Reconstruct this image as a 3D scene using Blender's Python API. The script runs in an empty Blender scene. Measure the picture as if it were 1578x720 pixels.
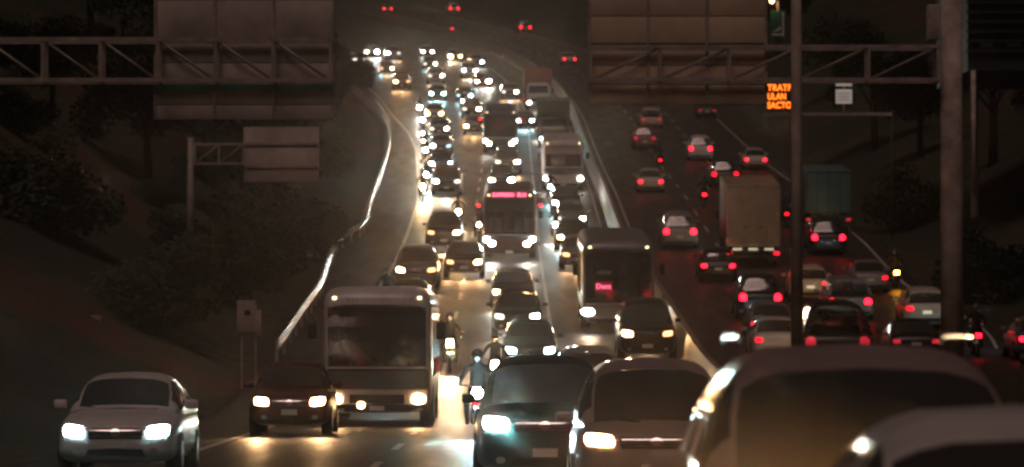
import bpy, bmesh, math, random
from mathutils import Vector, Matrix, Euler
from mathutils.bvhtree import BVHTree
import mathutils.noise as mnoise
R = math.radians
PI = math.pi
scene = bpy.context.scene
COL = scene.collection
random.seed(7)

# ------------------------------------------------------------------ camera, world, light, exposure
cam_d = bpy.data.cameras.new("camera")
cam = bpy.data.objects.new("camera", cam_d); COL.objects.link(cam)
cam.location = (0, 0, 1.75)
cam.rotation_euler = (R(90) + math.atan(180 / 6000.0), 0, 0)
cam_d.sensor_width = 36.0
cam_d.lens = 36.0 * 6000 / 1578.0
cam_d.clip_start = 0.5
cam_d.clip_end = 6000
cam_d.dof.use_dof = True
cam_d.dof.focus_distance = 62
cam_d.dof.aperture_fstop = 3.0
scene.camera = cam

world = bpy.data.worlds.new("World"); scene.world = world
world.use_nodes = True
wn = world.node_tree; wn.nodes.clear()
wo = wn.nodes.new("ShaderNodeOutputWorld"); wb = wn.nodes.new("ShaderNodeBackground")
sky = wn.nodes.new("ShaderNodeTexSky"); sky.sky_type = 'NISHITA'; sky.sun_disc = False
sky.sun_elevation = R(8); sky.sun_rotation = R(190)
tint = wn.nodes.new("ShaderNodeMix"); tint.data_type = 'RGBA'; tint.blend_type = 'MIX'
tint.inputs[0].default_value = 0.94
tint.inputs[7].default_value = (1.0, 0.66, 0.52, 1)      # lamp-lit city sky
wn.links.new(sky.outputs[0], tint.inputs[6])
wn.links.new(tint.outputs[2], wb.inputs[0])
wb.inputs[1].default_value = 0.0065
wn.links.new(wb.outputs[0], wo.inputs[0])

sun_d = bpy.data.lights.new("town_glow", 'SUN'); sun_d.energy = 0.40; sun_d.angle = R(25)
sun_d.color = (1.0, 0.66, 0.57)
sun = bpy.data.objects.new("town_glow", sun_d); COL.objects.link(sun)
sun.rotation_euler = (R(30), 0, R(-12))

scene.view_settings.view_transform = 'Standard'
scene.view_settings.look = 'None'
scene.view_settings.exposure = 0.0
scene.view_settings.gamma = 1.0
cy = scene.cycles
cy.max_bounces = 5; cy.diffuse_bounces = 2; cy.glossy_bounces = 3; cy.transmission_bounces = 3
cy.transparent_max_bounces = 12; cy.volume_bounces = 0
cy.sample_clamp_indirect = 1.0; cy.sample_clamp_direct = 0
cy.use_denoising = True
cy.use_light_tree = True
cy.caustics_reflective = False; cy.caustics_refractive = False
cy.pixel_filter_type = 'BLACKMAN_HARRIS'; cy.filter_width = 2.6

# ------------------------------------------------------------------ the shape of the valley road
PROF = [(-200, 0), (95, 0), (108, .45), (118, 1.15), (133, 2.35), (145, 3.2), (158, 4.15), (168, 4.85), (183, 5.9),
        (200, 7.5), (215, 9.1), (233, 11.1), (260, 13.6), (283, 15.9), (310, 18.8), (355, 23.7), (400, 28.9), (466, 36.5),
        (600, 52), (700, 64), (900, 98), (1600, 240)]
def _lin(y):
    for (a, za), (b, zb) in zip(PROF, PROF[1:]):
        if y <= b: return za + (zb - za) * (y - a) / (b - a)
    return PROF[-1][1]
def prof(y): return (_lin(y - 7) + _lin(y - 3.5) + _lin(y) + _lin(y + 3.5) + _lin(y + 7)) / 5
def sstep(a, b, t):
    t = max(0, min(1, (t - a) / (b - a))); return t * t * (3 - 2 * t)
def curve(y):                                # sideways bend of the whole road far away
    return -3.0e-4 * max(0, y - 330) ** 2 if y < 800 else -3.0e-4 * 470 ** 2 - 0.282 * (y - 800)
MEDIAN = 5.45
def lift(y): return -0.75 * sstep(114, 135, y) * (1 - sstep(172, 200, y))  # outbound carriageway dips a little lower
def rightedge(y): return 12.2 + 6.3 * sstep(84, 152, y)
EDGE = [(-60, -7.0), (123, -7.0), (152, -7.25), (180, -8.15), (190, -8.3), (203, -7.35), (216, -7.75), (248, -8.1), (283, -8.75), (325, -10.1), (352, -11.9), (375, -13.6), (430, -17.5), (2000, -17.5)]
def leftedge(y):
    f = lambda t: next(a[1] + (b[1] - a[1]) * (t - a[0]) / (b[0] - a[0]) for a, b in zip(EDGE, EDGE[1:]) if t <= b[0])
    return (f(y - 3) + f(y) + f(y + 3)) / 3
def surf(u, y):                              # road surface height at offset u from the centre line
    return prof(y) + (lift(y) if u > MEDIAN else 0)
def pxX(px, y): return (px - 789) / 6000.0 * y

# ------------------------------------------------------------------ materials
def mat(name, color=(.5, .5, .5), rough=.5, metal=0, spec=.5, coat=0, emit=None, estr=0, noise=None, bump=None):
    m = bpy.data.materials.new(name); m.use_nodes = True
    nt = m.node_tree; p = nt.nodes["Principled BSDF"]
    p.inputs['Base Color'].default_value = (*color, 1)
    p.inputs['Roughness'].default_value = rough
    p.inputs['Metallic'].default_value = metal
    p.inputs['Specular IOR Level'].default_value = spec
    p.inputs['Coat Weight'].default_value = coat
    if emit:
        p.inputs['Emission Color'].default_value = (*emit, 1)
        p.inputs['Emission Strength'].default_value = estr
        m.cycles.emission_sampling = 'NONE'
    if noise:                                # (scale, second colour, contrast low, contrast high)
        sc, c2, lo, hi = noise
        tc = nt.nodes.new("ShaderNodeTexCoord"); n = nt.nodes.new("ShaderNodeTexNoise")
        n.inputs['Scale'].default_value = sc; n.inputs['Detail'].default_value = 6; n.inputs['Roughness'].default_value = .62
        rp = nt.nodes.new("ShaderNodeMapRange"); rp.inputs[1].default_value = lo; rp.inputs[2].default_value = hi
        mx = nt.nodes.new("ShaderNodeMix"); mx.data_type = 'RGBA'
        mx.inputs[6].default_value = (*color, 1); mx.inputs[7].default_value = (*c2, 1)
        nt.links.new(tc.outputs['Object'], n.inputs['Vector']); nt.links.new(n.outputs[0], rp.inputs[0])
        nt.links.new(rp.outputs[0], mx.inputs[0]); nt.links.new(mx.outputs[2], p.inputs['Base Color'])
    if bump:
        tc = nt.nodes.new("ShaderNodeTexCoord"); n = nt.nodes.new("ShaderNodeTexNoise")
        n.inputs['Scale'].default_value = bump[0]; n.inputs['Detail'].default_value = 5
        b = nt.nodes.new("ShaderNodeBump"); b.inputs['Strength'].default_value = bump[1]; b.inputs['Distance'].default_value = bump[2]
        nt.links.new(tc.outputs['Object'], n.inputs['Vector']); nt.links.new(n.outputs[0], b.inputs['Height'])
        nt.links.new(b.outputs[0], p.inputs['Normal'])
    return m

def paint(name, c, rough=.38): return mat(name, c, rough, 0, .5, .15, noise=(3.0, tuple(x * .72 + .008 for x in c), .35, .75))
P = {k: paint('paint_' + k, c) for k, c in dict(
    white=(.72, .70, .68), silver=(.24, .235, .235), rose=(.34, .27, .26), grey=(.16, .16, .165), black=(.012, .012, .014), maroon=(.10, .018, .018),
    green=(.02, .05, .045), blue=(.025, .04, .09), red=(.32, .03, .025), cream=(.62, .55, .42), beige=(.36, .31, .25)).items()}
M = {}
M['tyre'] = mat('tyre_rubber', (.012, .012, .012), .85)
M['rim'] = mat('wheel_metal', (.35, .35, .36), .3, .8)
M['trim'] = mat('black_plastic', (.015, .015, .016), .5)
M['chrome'] = mat('chrome', (.7, .7, .7), .14, 1)
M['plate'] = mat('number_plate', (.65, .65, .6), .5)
M['seat'] = mat('seat_cloth', (.05, .045, .04), .9)
M['lamp_off'] = mat('lamp_glass', (.4, .4, .4), .12)
WARM, WHITE, COOL = (1.0, .56, .24), (1.0, .90, .76), (.56, .93, 1.0)
HL = {}
for k, c in (('warm', WARM), ('white', WHITE), ('cool', COOL)):
    HL[k] = mat('headlamp_' + k, (.8, .8, .8), .2, emit=c, estr=60)
    HL[k + '_weak'] = mat('headlamp_weak_' + k, (.8, .8, .8), .2, emit=c, estr=2.2)
    HL[k + '_strong'] = mat('headlamp_strong_' + k, (.8, .8, .8), .2, emit=c, estr=2500)
    HL[k + '_dim'] = mat('headlamp_dim_' + k, (.8, .8, .8), .2, emit=c, estr=16)
M['tail'] = mat('tail_lamp', (.25, .005, .005), .3, emit=(1, .004, .018), estr=3.5)
M['tail_bright'] = mat('brake_lamp', (.25, .005, .005), .3, emit=(1, .006, .018), estr=11)
M['tail_dull'] = mat('tail_lamp_dull', (.25, .01, .01), .3, emit=(1, .03, .06), estr=.5)
M['amber'] = mat('amber_lamp', (.4, .15, .01), .3, emit=(1, .36, .02), estr=110)
M['plate_lit'] = mat('lit_number_plate', (.6, .6, .55), .5, emit=(1, .80, .52), estr=.55)
M['marker'] = mat('marker_lamp', (.5, .4, .2), .3, emit=(1, .78, .4), estr=5)
M['red_led'] = mat('red_led_letters', (.2, .01, .01), .4, emit=(1, .16, .30), estr=2.6)
M['red_panel'] = mat('red_led_panel', (.06, .004, .006), .4, emit=(1, .0, .04), estr=.30)
M['orange_led'] = mat('orange_led_letters', (.2, .05, .01), .4, emit=(1, .17, .012), estr=3.2)
M['white_led'] = mat('pale_lit_sign', (.5, .48, .45), .5, emit=(1, .85, .75), estr=.22)
M['steel'] = mat('galvanised_steel', (.52, .46, .43), .55, .1, noise=(2.0, (.26, .22, .20), .35, .7))
M['sign_back'] = mat('sign_back_metal', (.70, .62, .58), .6, .1, noise=(.7, (.34, .29, .27), .3, .75))
M['sign_front'] = mat('green_sign', (.02, .16, .11), .5)
M['pole'] = mat('pole_concrete', (.78, .66, .60), .75, noise=(1.5, (.28, .23, .21), .3, .7))
M['concrete'] = mat('barrier_concrete', (.30, .25, .20), .62, noise=(1.1, (.24, .20, .16), .3, .7), bump=(6, .5, .02))
M['guard'] = mat('guard_rail_steel', (.9, .86, .80), .25, .85, bump=(1.6, .7, .05))
M['facade'] = mat('dark_facade', (.035, .04, .045), .5, noise=(.6, (.02, .022, .026), .4, .6))
M['skin'] = mat('skin', (.35, .2, .14), .6)
M['jacket'] = mat('dark_cloth', (.012, .012, .013), .95, spec=.1)
M['helmet'] = mat('helmet_shell', (.06, .06, .065), .2, coat=.5)
M['curtain'] = mat('pale_curtain', (.75, .70, .66), .8)
M['bark'] = mat('bark', (.07, .05, .035), .9, noise=(4, (.03, .022, .016), .3, .7))
M['box_tan'] = mat('tan_cargo_box', (.46, .34, .24), .6, noise=(1.3, (.33, .24, .17), .35, .7))
M['box_red'] = mat('rust_cargo_box', (.42, .15, .09), .6, noise=(1.0, (.32, .11, .07), .35, .7))
M['box_dark'] = mat('dark_cargo_box', (.055, .06, .045), .6, noise=(1.0, (.035, .04, .03), .35, .7))
M['box_teal'] = mat('teal_tarpaulin', (.10, .19, .19), .8, noise=(1.0, (.06, .12, .12), .35, .7), bump=(3, .6, .05))
M['marking'] = mat('road_paint', (.62, .57, .50), .5, noise=(2.2, (.20, .18, .16), .48, .75))
M['bus_blue'] = paint('paint_bus_teal', (.08, .13, .14))
M['pink_tint'] = paint('paint_bus_rose', (.62, .52, .50))

def leaf_mat(name, c1, c2):
    return mat(name, c1, .75, noise=(1.7, c2, .35, .65))
M['leaf_a'] = leaf_mat('leaves_deep_green', (.022, .036, .016), (.04, .055, .022))
M['leaf_b'] = leaf_mat('leaves_olive', (.04, .04, .02), (.028, .034, .015))

# dark tinted window glass: part clear, part mirror
g = bpy.data.materials.new('window_glass'); g.use_nodes = True
nt = g.node_tree; nt.nodes.clear()
go = nt.nodes.new("ShaderNodeOutputMaterial"); tr = nt.nodes.new("ShaderNodeBsdfTransparent"); gl = nt.nodes.new("ShaderNodeBsdfGlossy")
tr.inputs[0].default_value = (.84, .85, .84, 1); gl.inputs['Roughness'].default_value = .07
gl.inputs[0].default_value = (.9, .9, .9, 1)
fr = nt.nodes.new("ShaderNodeFresnel"); fr.inputs[0].default_value = 1.55; mixs = nt.nodes.new("ShaderNodeMixShader")
nt.links.new(fr.outputs[0], mixs.inputs[0]); nt.links.new(tr.outputs[0], mixs.inputs[1]); nt.links.new(gl.outputs[0], mixs.inputs[2])
nt.links.new(mixs.outputs[0], go.inputs[0]); M['glass'] = g

# asphalt: patched, worn, slightly polished by traffic
a = mat('asphalt', (.052, .048, .044), .5, noise=None)
nt = a.node_tree; p = nt.nodes["Principled BSDF"]
tc = nt.nodes.new("ShaderNodeTexCoord"); mp = nt.nodes.new("ShaderNodeMapping"); mp.inputs['Scale'].default_value = (1, .06, 1)
n1 = nt.nodes.new("ShaderNodeTexNoise"); n1.inputs['Scale'].default_value = 1.3; n1.inputs['Detail'].default_value = 7
nt.links.new(tc.outputs['Object'], mp.inputs[0]); nt.links.new(mp.outputs[0], n1.inputs['Vector'])
r1 = nt.nodes.new("ShaderNodeMapRange"); r1.inputs[1].default_value = .3; r1.inputs[2].default_value = .7
nt.links.new(n1.outputs[0], r1.inputs[0])
mx = nt.nodes.new("ShaderNodeMix"); mx.data_type = 'RGBA'; mx.inputs[6].default_value = (.026, .024, .022, 1); mx.inputs[7].default_value = (.060, .054, .050, 1)
nt.links.new(r1.outputs[0], mx.inputs[0]); nt.links.new(mx.outputs[2], p.inputs['Base Color'])
r2 = nt.nodes.new("ShaderNodeMapRange"); r2.inputs[3].default_value = .42; r2.inputs[4].default_value = .62
nt.links.new(r1.outputs[0], r2.inputs[0]); nt.links.new(r2.outputs[0], p.inputs['Roughness'])
n2 = nt.nodes.new("ShaderNodeTexNoise"); n2.inputs['Scale'].default_value = 9; n2.inputs['Detail'].default_value = 4
nt.links.new(tc.outputs['Object'], n2.inputs['Vector'])
b = nt.nodes.new("ShaderNodeBump"); b.inputs['Strength'].default_value = .35; b.inputs['Distance'].default_value = .01
nt.links.new(n2.outputs[0], b.inputs['Height']); nt.links.new(b.outputs[0], p.inputs['Normal'])
M['asphalt'] = a
# soil and scrub on the slopes
s_ = mat('earth_and_scrub', (.05, .05, .025), .95, bump=(.8, 1, .3))
nt = s_.node_tree; p = nt.nodes["Principled BSDF"]
tc = nt.nodes.new("ShaderNodeTexCoord"); n1 = nt.nodes.new("ShaderNodeTexNoise"); n1.inputs['Scale'].default_value = .06; n1.inputs['Detail'].default_value = 8
nt.links.new(tc.outputs['Object'], n1.inputs['Vector'])
cr = nt.nodes.new("ShaderNodeValToRGB"); e = cr.color_ramp.elements
e[0].position = .45; e[0].color = (.022, .032, .016, 1); e[1].position = .68; e[1].color = (.09, .036, .022, 1)
k = e.new(.58); k.color = (.045, .042, .024, 1)
sx = nt.nodes.new("ShaderNodeSeparateXYZ"); nt.links.new(tc.outputs['Object'], sx.inputs[0])
bank = nt.nodes.new("ShaderNodeMapRange"); bank.inputs[1].default_value = -14.5; bank.inputs[2].default_value = -18; bank.inputs[4].default_value = .16
nt.links.new(sx.outputs[0], bank.inputs[0])
near = nt.nodes.new("ShaderNodeMapRange"); near.inputs[1].default_value = 215; near.inputs[2].default_value = 180; nt.links.new(sx.outputs[1], near.inputs[0])
bm_ = nt.nodes.new("ShaderNodeMath"); bm_.operation = 'MULTIPLY'; nt.links.new(bank.outputs[0], bm_.inputs[0]); nt.links.new(near.outputs[0], bm_.inputs[1])
ad = nt.nodes.new("ShaderNodeMath"); nt.links.new(n1.outputs[0], ad.inputs[0]); nt.links.new(bm_.outputs[0], ad.inputs[1])
nt.links.new(ad.outputs[0], cr.inputs[0]); nt.links.new(cr.outputs[0], p.inputs['Base Color'])
M['soil'] = s_

# ------------------------------------------------------------------ mesh helpers
def tag(o, label=None, cat=None, group=None, kind=None):
    if label: o['label'] = label
    if cat: o['category'] = cat
    if group: o['group'] = group
    if kind: o['kind'] = kind
    return o
def empty(name, loc=(0, 0, 0)):
    o = bpy.data.objects.new(name, None); o.location = loc; COL.objects.link(o); o.empty_display_size = .2; return o
class MB:
    """collects shapes, links them as ONE mesh object"""
    def __init__(s): s.v = []; s.f = []; s.smooth = []
    def add(s, v, f, smooth=False):
        n = len(s.v); s.v += [tuple(q) for q in v]; s.f += [tuple(i + n for i in q) for q in f]; s.smooth += [smooth] * len(f)
    def box(s, x0, x1, y0, y1, z0, z1, ch=0.0):
        if ch <= 0:
            v = [(x, y, z) for z in (z0, z1) for y in (y0, y1) for x in (x0, x1)]
            s.add(v, [(0, 2, 3, 1), (4, 5, 7, 6), (0, 1, 5, 4), (2, 6, 7, 3), (0, 4, 6, 2), (1, 3, 7, 5)]); return s
        bm = bmesh.new(); bmesh.ops.create_cube(bm, size=1)
        for v in bm.verts: v.co = Vector(((x0 + x1) / 2 + v.co.x * (x1 - x0), (y0 + y1) / 2 + v.co.y * (y1 - y0), (z0 + z1) / 2 + v.co.z * (z1 - z0)))
        bmesh.ops.bevel(bm, geom=bm.edges[:], offset=ch, segments=2, affect='EDGES', profile=.5)
        bm.verts.index_update(); s.add([v.co[:] for v in bm.verts], [[v.index for v in f.verts] for f in bm.faces], True); bm.free(); return s
    def tube(s, pts, rad, n=8, cap=True):
        pts = [Vector(q) for q in pts]; rs = rad if isinstance(rad, (list, tuple)) else [rad] * len(pts); v = []
        for i, q in enumerate(pts):
            d = (pts[min(i + 1, len(pts) - 1)] - pts[max(i - 1, 0)]).normalized()
            a_ = d.orthogonal().normalized() if abs(d.z) < .9 else Vector((1, 0, 0)); a_ = (a_ - d * a_.dot(d)).normalized(); b_ = d.cross(a_)
            v += [q + (a_ * math.cos(2 * PI * k / n) + b_ * math.sin(2 * PI * k / n)) * rs[i] for k in range(n)]
        f = [(i * n + k, i * n + (k + 1) % n, (i + 1) * n + (k + 1) % n, (i + 1) * n + k) for i in range(len(pts) - 1) for k in range(n)]
        if cap: f += [tuple(range(n))[::-1], tuple(range((len(pts) - 1) * n, len(pts) * n))]
        s.add(v, f, True); return s
    def disc_x(s, x0, x1, y, z, r, n=20, r2=None):   # cylinder lying along X
        v = []
        for x, rr in ((x0, r), (x1, r if r2 is None else r2)): v += [(x, y + rr * math.cos(2 * PI * k / n), z + rr * math.sin(2 * PI * k / n)) for k in range(n)]
        s.add(v, [(k, (k + 1) % n, n + (k + 1) % n, n + k) for k in range(n)], True)
        m_ = len(s.v) - 2 * n; s.f += [tuple(m_ + k for k in range(n))[::-1], tuple(m_ + n + k for k in range(n))]; s.smooth += [False, False]; return s
    def ball(s, c, rx, ry, rz, n=12, m_=8):
        v = [(c[0] + rx * math.cos(2 * PI * k / n) * math.sin(PI * (j + .5) / m_), c[1] + ry * math.sin(2 * PI * k / n) * math.sin(PI * (j + .5) / m_), c[2] + rz * math.cos(PI * (j + .5) / m_)) for j in range(m_) for k in range(n)]
        f = [(j * n + k, (j + 1) * n + k, (j + 1) * n + (k + 1) % n, j * n + (k + 1) % n) for j in range(m_ - 1) for k in range(n)]
        f += [tuple(range(n)), tuple(range((m_ - 1) * n, m_ * n))[::-1]]
        s.add(v, f, True); return s
    def mesh(s, name):
        me = bpy.data.meshes.new(name); me.from_pydata(s.v, [], s.f); me.update()
        me.polygons.foreach_set('use_smooth', s.smooth); return me
    def build(s, name, material, parent=None, loc=(0, 0, 0)):
        o = bpy.data.objects.new(name, s.mesh(name)); o.data.materials.append(material); COL.objects.link(o)
        o.location = loc
        if parent: o.parent = parent
        return o
def structure(o): o['kind'] = 'structure'; return o
def setmat(o, names, mt, deep=True):
    for ch in ([o] + list(o.children_recursive) if deep else o.children):
        nm = ch.name.split('.')[0]
        if nm in names and ch.type == 'MESH': ch.material_slots[0].link = 'OBJECT'; ch.material_slots[0].material = mt
def copy_tree(o, parent=None):
    c = o.copy(); COL.objects.link(c); c.parent = parent
    for ch in list(o.children): copy_tree(ch, c)
    return c
def lerp(a_, b_, t): return a_ + (b_ - a_) * t
def interp(tab, y, k):
    if y <= tab[0][0]: return tab[0][k]
    for p0, p1 in zip(tab, tab[1:]):
        if y <= p1[0]:
            t = (y - p0[0]) / (p1[0] - p0[0]); return lerp(p0[k], p1[k], t)
    return tab[-1][k]
def bvh_of(v, f): return BVHTree.FromPolygons([Vector(q) for q in v], f)

def patch(bv, corners, axis='-y', nu=8, nv=5, off=.008, depth=.03, rnd=0.0, L=0):
    """closed lens/panel that follows the body: corners BL, BR, TR, TL given on the plane facing the axis"""
    pts = []; sgn = {'-y': (0, 1, 0), '+y': (0, -1, 0), '-x': (1, 0, 0), '+x': (-1, 0, 0)}[axis]; d = Vector(sgn)
    last = None
    for j in range(nv + 1):
        for i in range(nu + 1):
            u, v = i / nu, j / nv
            if rnd:
                uu, vv = 2 * u - 1, 2 * v - 1
                uu2 = uu * math.sqrt(1 - rnd * vv * vv / 2); vv2 = vv * math.sqrt(1 - rnd * uu * uu / 2); u, v = (uu2 + 1) / 2, (vv2 + 1) / 2
            a0 = Vector(corners[0]).lerp(Vector(corners[1]), u); a1 = Vector(corners[3]).lerp(Vector(corners[2]), u); q = a0.lerp(a1, v)
            if axis[1] == 'y': o = Vector((q.x, -6 if axis == '-y' else L + 6, q.y))
            else: o = Vector((-6 if axis == '-x' else 6, q.x, q.y))
            hit = bv.ray_cast(o, d)[0]
            if hit is None:
                hit = o.copy()
                if axis[1] == 'y': hit.y = last.y if last else 0
                else: hit.x = last.x if last else 0
            last = hit; pts.append(hit)
    n = nu + 1; fr_ = [q - d * off for q in pts]; bk = [q + d * depth for q in pts]; m_ = len(pts)
    f = [(j * n + i, j * n + i + 1, (j + 1) * n + i + 1, (j + 1) * n + i) for j in range(nv) for i in range(nu)]
    flip = axis in ('+y', '-x')
    if flip: f = [q[::-1] for q in f]
    fb = [tuple(m_ + i for i in q)[::-1] for q in f]
    rim = [i for i in range(n)] + [j * n + nu for j in range(1, nv + 1)] + [nv * n + i for i in range(nu - 1, -1, -1)] + [j * n for j in range(nv - 1, 0, -1)]
    sk = []
    for a_, b_ in zip(rim, rim[1:] + rim[:1]): sk.append((a_, m_ + a_, m_ + b_, b_) if not flip else (b_, m_ + b_, m_ + a_, a_))
    return fr_ + bk, f + fb + sk

# ------------------------------------------------------------------ cars
def sup(a_, n): c, s = math.cos(a_), math.sin(a_); return math.copysign(abs(c) ** n, c), math.copysign(abs(s) ** n, s)
ANG = [0, 1.2, 4, 9, 18, 30, 40, 46, 52, 62, 76, 90]; ANG = ANG + [180 - x for x in ANG[-2::-1]]
CAR = {
 'sedan': dict(L=4.45, W=1.74, H=1.45, gh=[(1.12, .92), (1.85, 1.37), (2.2, 1.44), (2.9, 1.44), (3.35, 1.37), (4.0, .98)], deck=.98, hood=.80, B=2.45, wheels=(.82, 3.45), wr=.31),
 'hatchback': dict(L=3.85, W=1.68, H=1.50, gh=[(.98, .93), (1.65, 1.41), (2.0, 1.49), (2.9, 1.49), (3.45, 1.40), (3.78, .98)], deck=.95, hood=.84, B=2.25, wheels=(.72, 3.15), wr=.30),
 'suv': dict(L=4.6, W=1.84, H=1.76, gh=[(1.18, 1.08), (1.85, 1.63), (2.2, 1.74), (3.6, 1.74), (4.2, 1.64), (4.52, 1.10)], deck=1.08, hood=1.0, B=2.6, wheels=(.85, 3.6), wr=.36),
 'minivan': dict(L=4.5, W=1.76, H=1.95, gh=[(.62, 1.06), (1.30, 1.80), (1.75, 1.93), (3.7, 1.93), (4.25, 1.86), (4.44, 1.08)], deck=1.06, hood=1.0, B=2.3, wheels=(.75, 3.55), wr=.33),
}
def make_car(kind):
    c = CAR[kind]; L, W, H, hw = c['L'], c['W'], c['H'], c['W'] / 2; belt = c['gh'][0][1]
    root = empty(kind + '_car'); gh = c['gh']; hd = c['hood']; dk = c['deck']
    # lower body: (y, width share, bottom, top)
    tab = [(0, .60, .40, hd - .20), (.03, .78, .30, hd - .14), (.12, .89, .24, hd - .07), (.32, .96, .20, hd), (gh[0][0] * .8, 1, .19, belt - .03), (gh[0][0] + .1, 1, .18, belt + .02),
           (L * .5, 1, .18, belt + .03), (gh[-1][0] - .1, .99, .19, dk), (L - .22, .95, .22, dk - .03), (L - .07, .88, .27, dk - .10), (L - .015, .78, .33, dk - .22), (L, .6, .42, dk - .34)]
    ys = sorted(set([round(t[0], 4) for t in tab] + [round(L * i / 22, 4) for i in range(23)]))
    N = 28; v = []; f = []
    for y in ys:
        w, zb, zt = interp(tab, y, 1) * hw, interp(tab, y, 2), interp(tab, y, 3); zc = lerp(zb, zt, .55)
        for k in range(N):
            cx, sz = sup(2 * PI * (k + .5) / N, .42)
            z = zc + (zt - zc) * sz if sz > 0 else zc + (zc - zb) * sz
            z += .05 * (1 - (cx) ** 2) * max(0, sz) * (1 if y < gh[0][0] + .3 else .3)
            v.append((cx * w * (1 - .02 * (z > zc)), y, z))
    for i in range(len(ys) - 1):
        for k in range(N): f.append((i * N + k, (i + 1) * N + k, (i + 1) * N + (k + 1) % N, i * N + (k + 1) % N))
    f += [tuple(range(N)), tuple(range((len(ys) - 1) * N, len(ys) * N))[::-1]]
    m_ = MB(); m_.add(v, f, True); body = m_.build('body', P['white'], root); bv = bvh_of(v, f)
    # greenhouse
    gs = [gh[0][0] + (gh[-1][0] - gh[0][0]) * i / 30 for i in range(31)]; gs = sorted(set([round(x, 4) for x in gs] + [round(x[0], 4) for x in gh] + [c['B'] - .05, c['B'] + .05])); na = len(ANG)
    gv = []
    for y in gs:
        zt = interp(gh, y, 1)
        # soften the profile a little
        zt = (interp(gh, y - .08, 1) + zt + interp(gh, y + .08, 1)) / 3
        zb = belt - .05
        for a_ in ANG:
            cx, sz = sup(R(a_), .40); z = zb + (zt - zb) * sz
            wx = hw * .95 * (1 - .27 * max(0, (z - belt)) / (H - belt) * .9)
            endt = min(1, (y - gs[0]) / .5); wx *= .90 + .10 * endt
            z += .035 * (1 - cx * cx) * (sz)
            yy = y - (.10 * (1 - (cx) ** 2) if y < gh[1][0] + .1 else 0) * (1 - max(0, (y - gh[1][0])) / .1 if y > gh[1][0] else 1)
            gv.append((cx * wx, yy, z))
    wsA, wsB = gh[0][0] + .05, gh[1][0] - .02; rwA, rwB = gh[-2][0] + .03, gh[-1][0] - .04
    cells = {'windscreen': [], 'rear_window': [], 'sideL': [], 'sideR': [], 'cabin': []}
    for i in range(len(gs) - 1):
        ym = (gs[i] + gs[i + 1]) / 2; zt = interp(gh, ym, 1)
        for k in range(na - 1):
            am = (ANG[k] + ANG[k + 1]) / 2; q = (i * na + k, i * na + k + 1, (i + 1) * na + k + 1, (i + 1) * na + k); am2 = min(am, 180 - am)
            key = 'cabin'
            if wsA < ym < wsB and am2 > 46: key = 'windscreen'
            elif rwA < ym < rwB and am2 > 46: key = 'rear_window'
            elif am2 < 40 and am2 > 1 and zt > belt + .12 and abs(ym - c['B']) > .05 and gs[0] + .3 < ym < gs[-1] - (.35 if kind == 'sedan' else .15) and not (kind in ('suv', 'minivan') and abs(ym - (c['B'] + 1.05)) < .06):
                key = 'sideR' if am < 90 else 'sideL'
            cells[key].append(q)
    m_ = MB(); m_.add(gv, cells['cabin'], True); cabin = m_.build('cabin', P['white'], root)
    for key, nm in (('windscreen', 'windscreen'), ('rear_window', 'rear_window'), ('sideL', 'side_window'), ('sideR', 'side_window')):
        m_ = MB(); used = sorted(set(i for q in cells[key] for i in q)); mp_ = {a_: i for i, a_ in enumerate(used)}
        m_.add([(gv[a_][0] * .997, gv[a_][1], gv[a_][2] - .004) for a_ in used], [tuple(mp_[i] for i in q) for q in cells[key]], True)
        w_ = m_.build(nm, M['glass'], root)
    # front furniture
    def pt(nm, mt, cs, ax='-y', par=root, **kw):
        vv, ff = patch(bv, cs, ax, L=L, **kw); q = MB(); q.add(vv, ff, False); return q.build(nm, mt, par)
    for s in (-1, 1):
        zl = hd - .155; x0, x1 = .50 * hw, .86 * hw
        cs = [(s * x0, zl - .085), (s * x1, zl - .06), (s * (x1 + .0), zl + .105), (s * x0 * 1.04, zl + .08)]
        if s < 0: cs = [cs[1], cs[0], cs[3], cs[2]]
        pt('headlight', HL['white'], cs, rnd=.5, off=.012)
        zt = dk - (.24 if kind == 'sedan' else .17); hgt = .15 if kind in ('sedan', 'hatchback') else .26
        cs = [(s * .58 * hw, zt - hgt / 2), (s * .88 * hw, zt - hgt / 2), (s * .88 * hw, zt + hgt / 2), (s * .62 * hw, zt + hgt / 2)]
        if s < 0: cs = [cs[1], cs[0], cs[3], cs[2]]
        pt('tail_light', M['tail'], cs, '+y', rnd=.4, off=.012)
        mm = MB(); mm.box(s * hw * .98 - .0, s * (hw + .17), gh[0][0] + .32, gh[0][0] + .40, belt + .03, belt + .16, .025) if s > 0 else mm.box(-(hw + .17), -hw * .98, gh[0][0] + .32, gh[0][0] + .40, belt + .03, belt + .16, .025)
        mm.build('wing_mirror', P['white'], root)
        fl = pt('fog_lamp', M['lamp_off'], [(s * .62 * hw - .06, .33), (s * .62 * hw + .06, .33), (s * .62 * hw + .06, .42), (s * .62 * hw - .06, .42)], nu=4, nv=4, rnd=.9, off=.006)
    gr = pt('grille', M['trim'], [(-.42 * hw, hd - .26), (.42 * hw, hd - .26), (.46 * hw, hd - .10), (-.46 * hw, hd - .10)], off=.004)
    q = MB()
    for k in range(3):
        z = hd - .225 + .045 * k; vv, ff = patch(bv, [(-.42 * hw, z - .006), (.42 * hw, z - .006), (.42 * hw, z + .006), (-.42 * hw, z + .006)], '-y', nu=8, nv=1, off=.016, L=L); q.add(vv, ff)
    vv, ff = patch(bv, [(-.07, hd - .22), (.07, hd - .22), (.07, hd - .11), (-.07, hd - .11)], '-y', nu=6, nv=6, rnd=1, off=.02, L=L); q.add(vv, ff)
    q.build('chrome_bars', M['chrome'], gr)
    pt('air_intake', M['trim'], [(-.5 * hw, .29), (.5 * hw, .29), (.44 * hw, .40), (-.44 * hw, .40)], off=.004)
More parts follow.
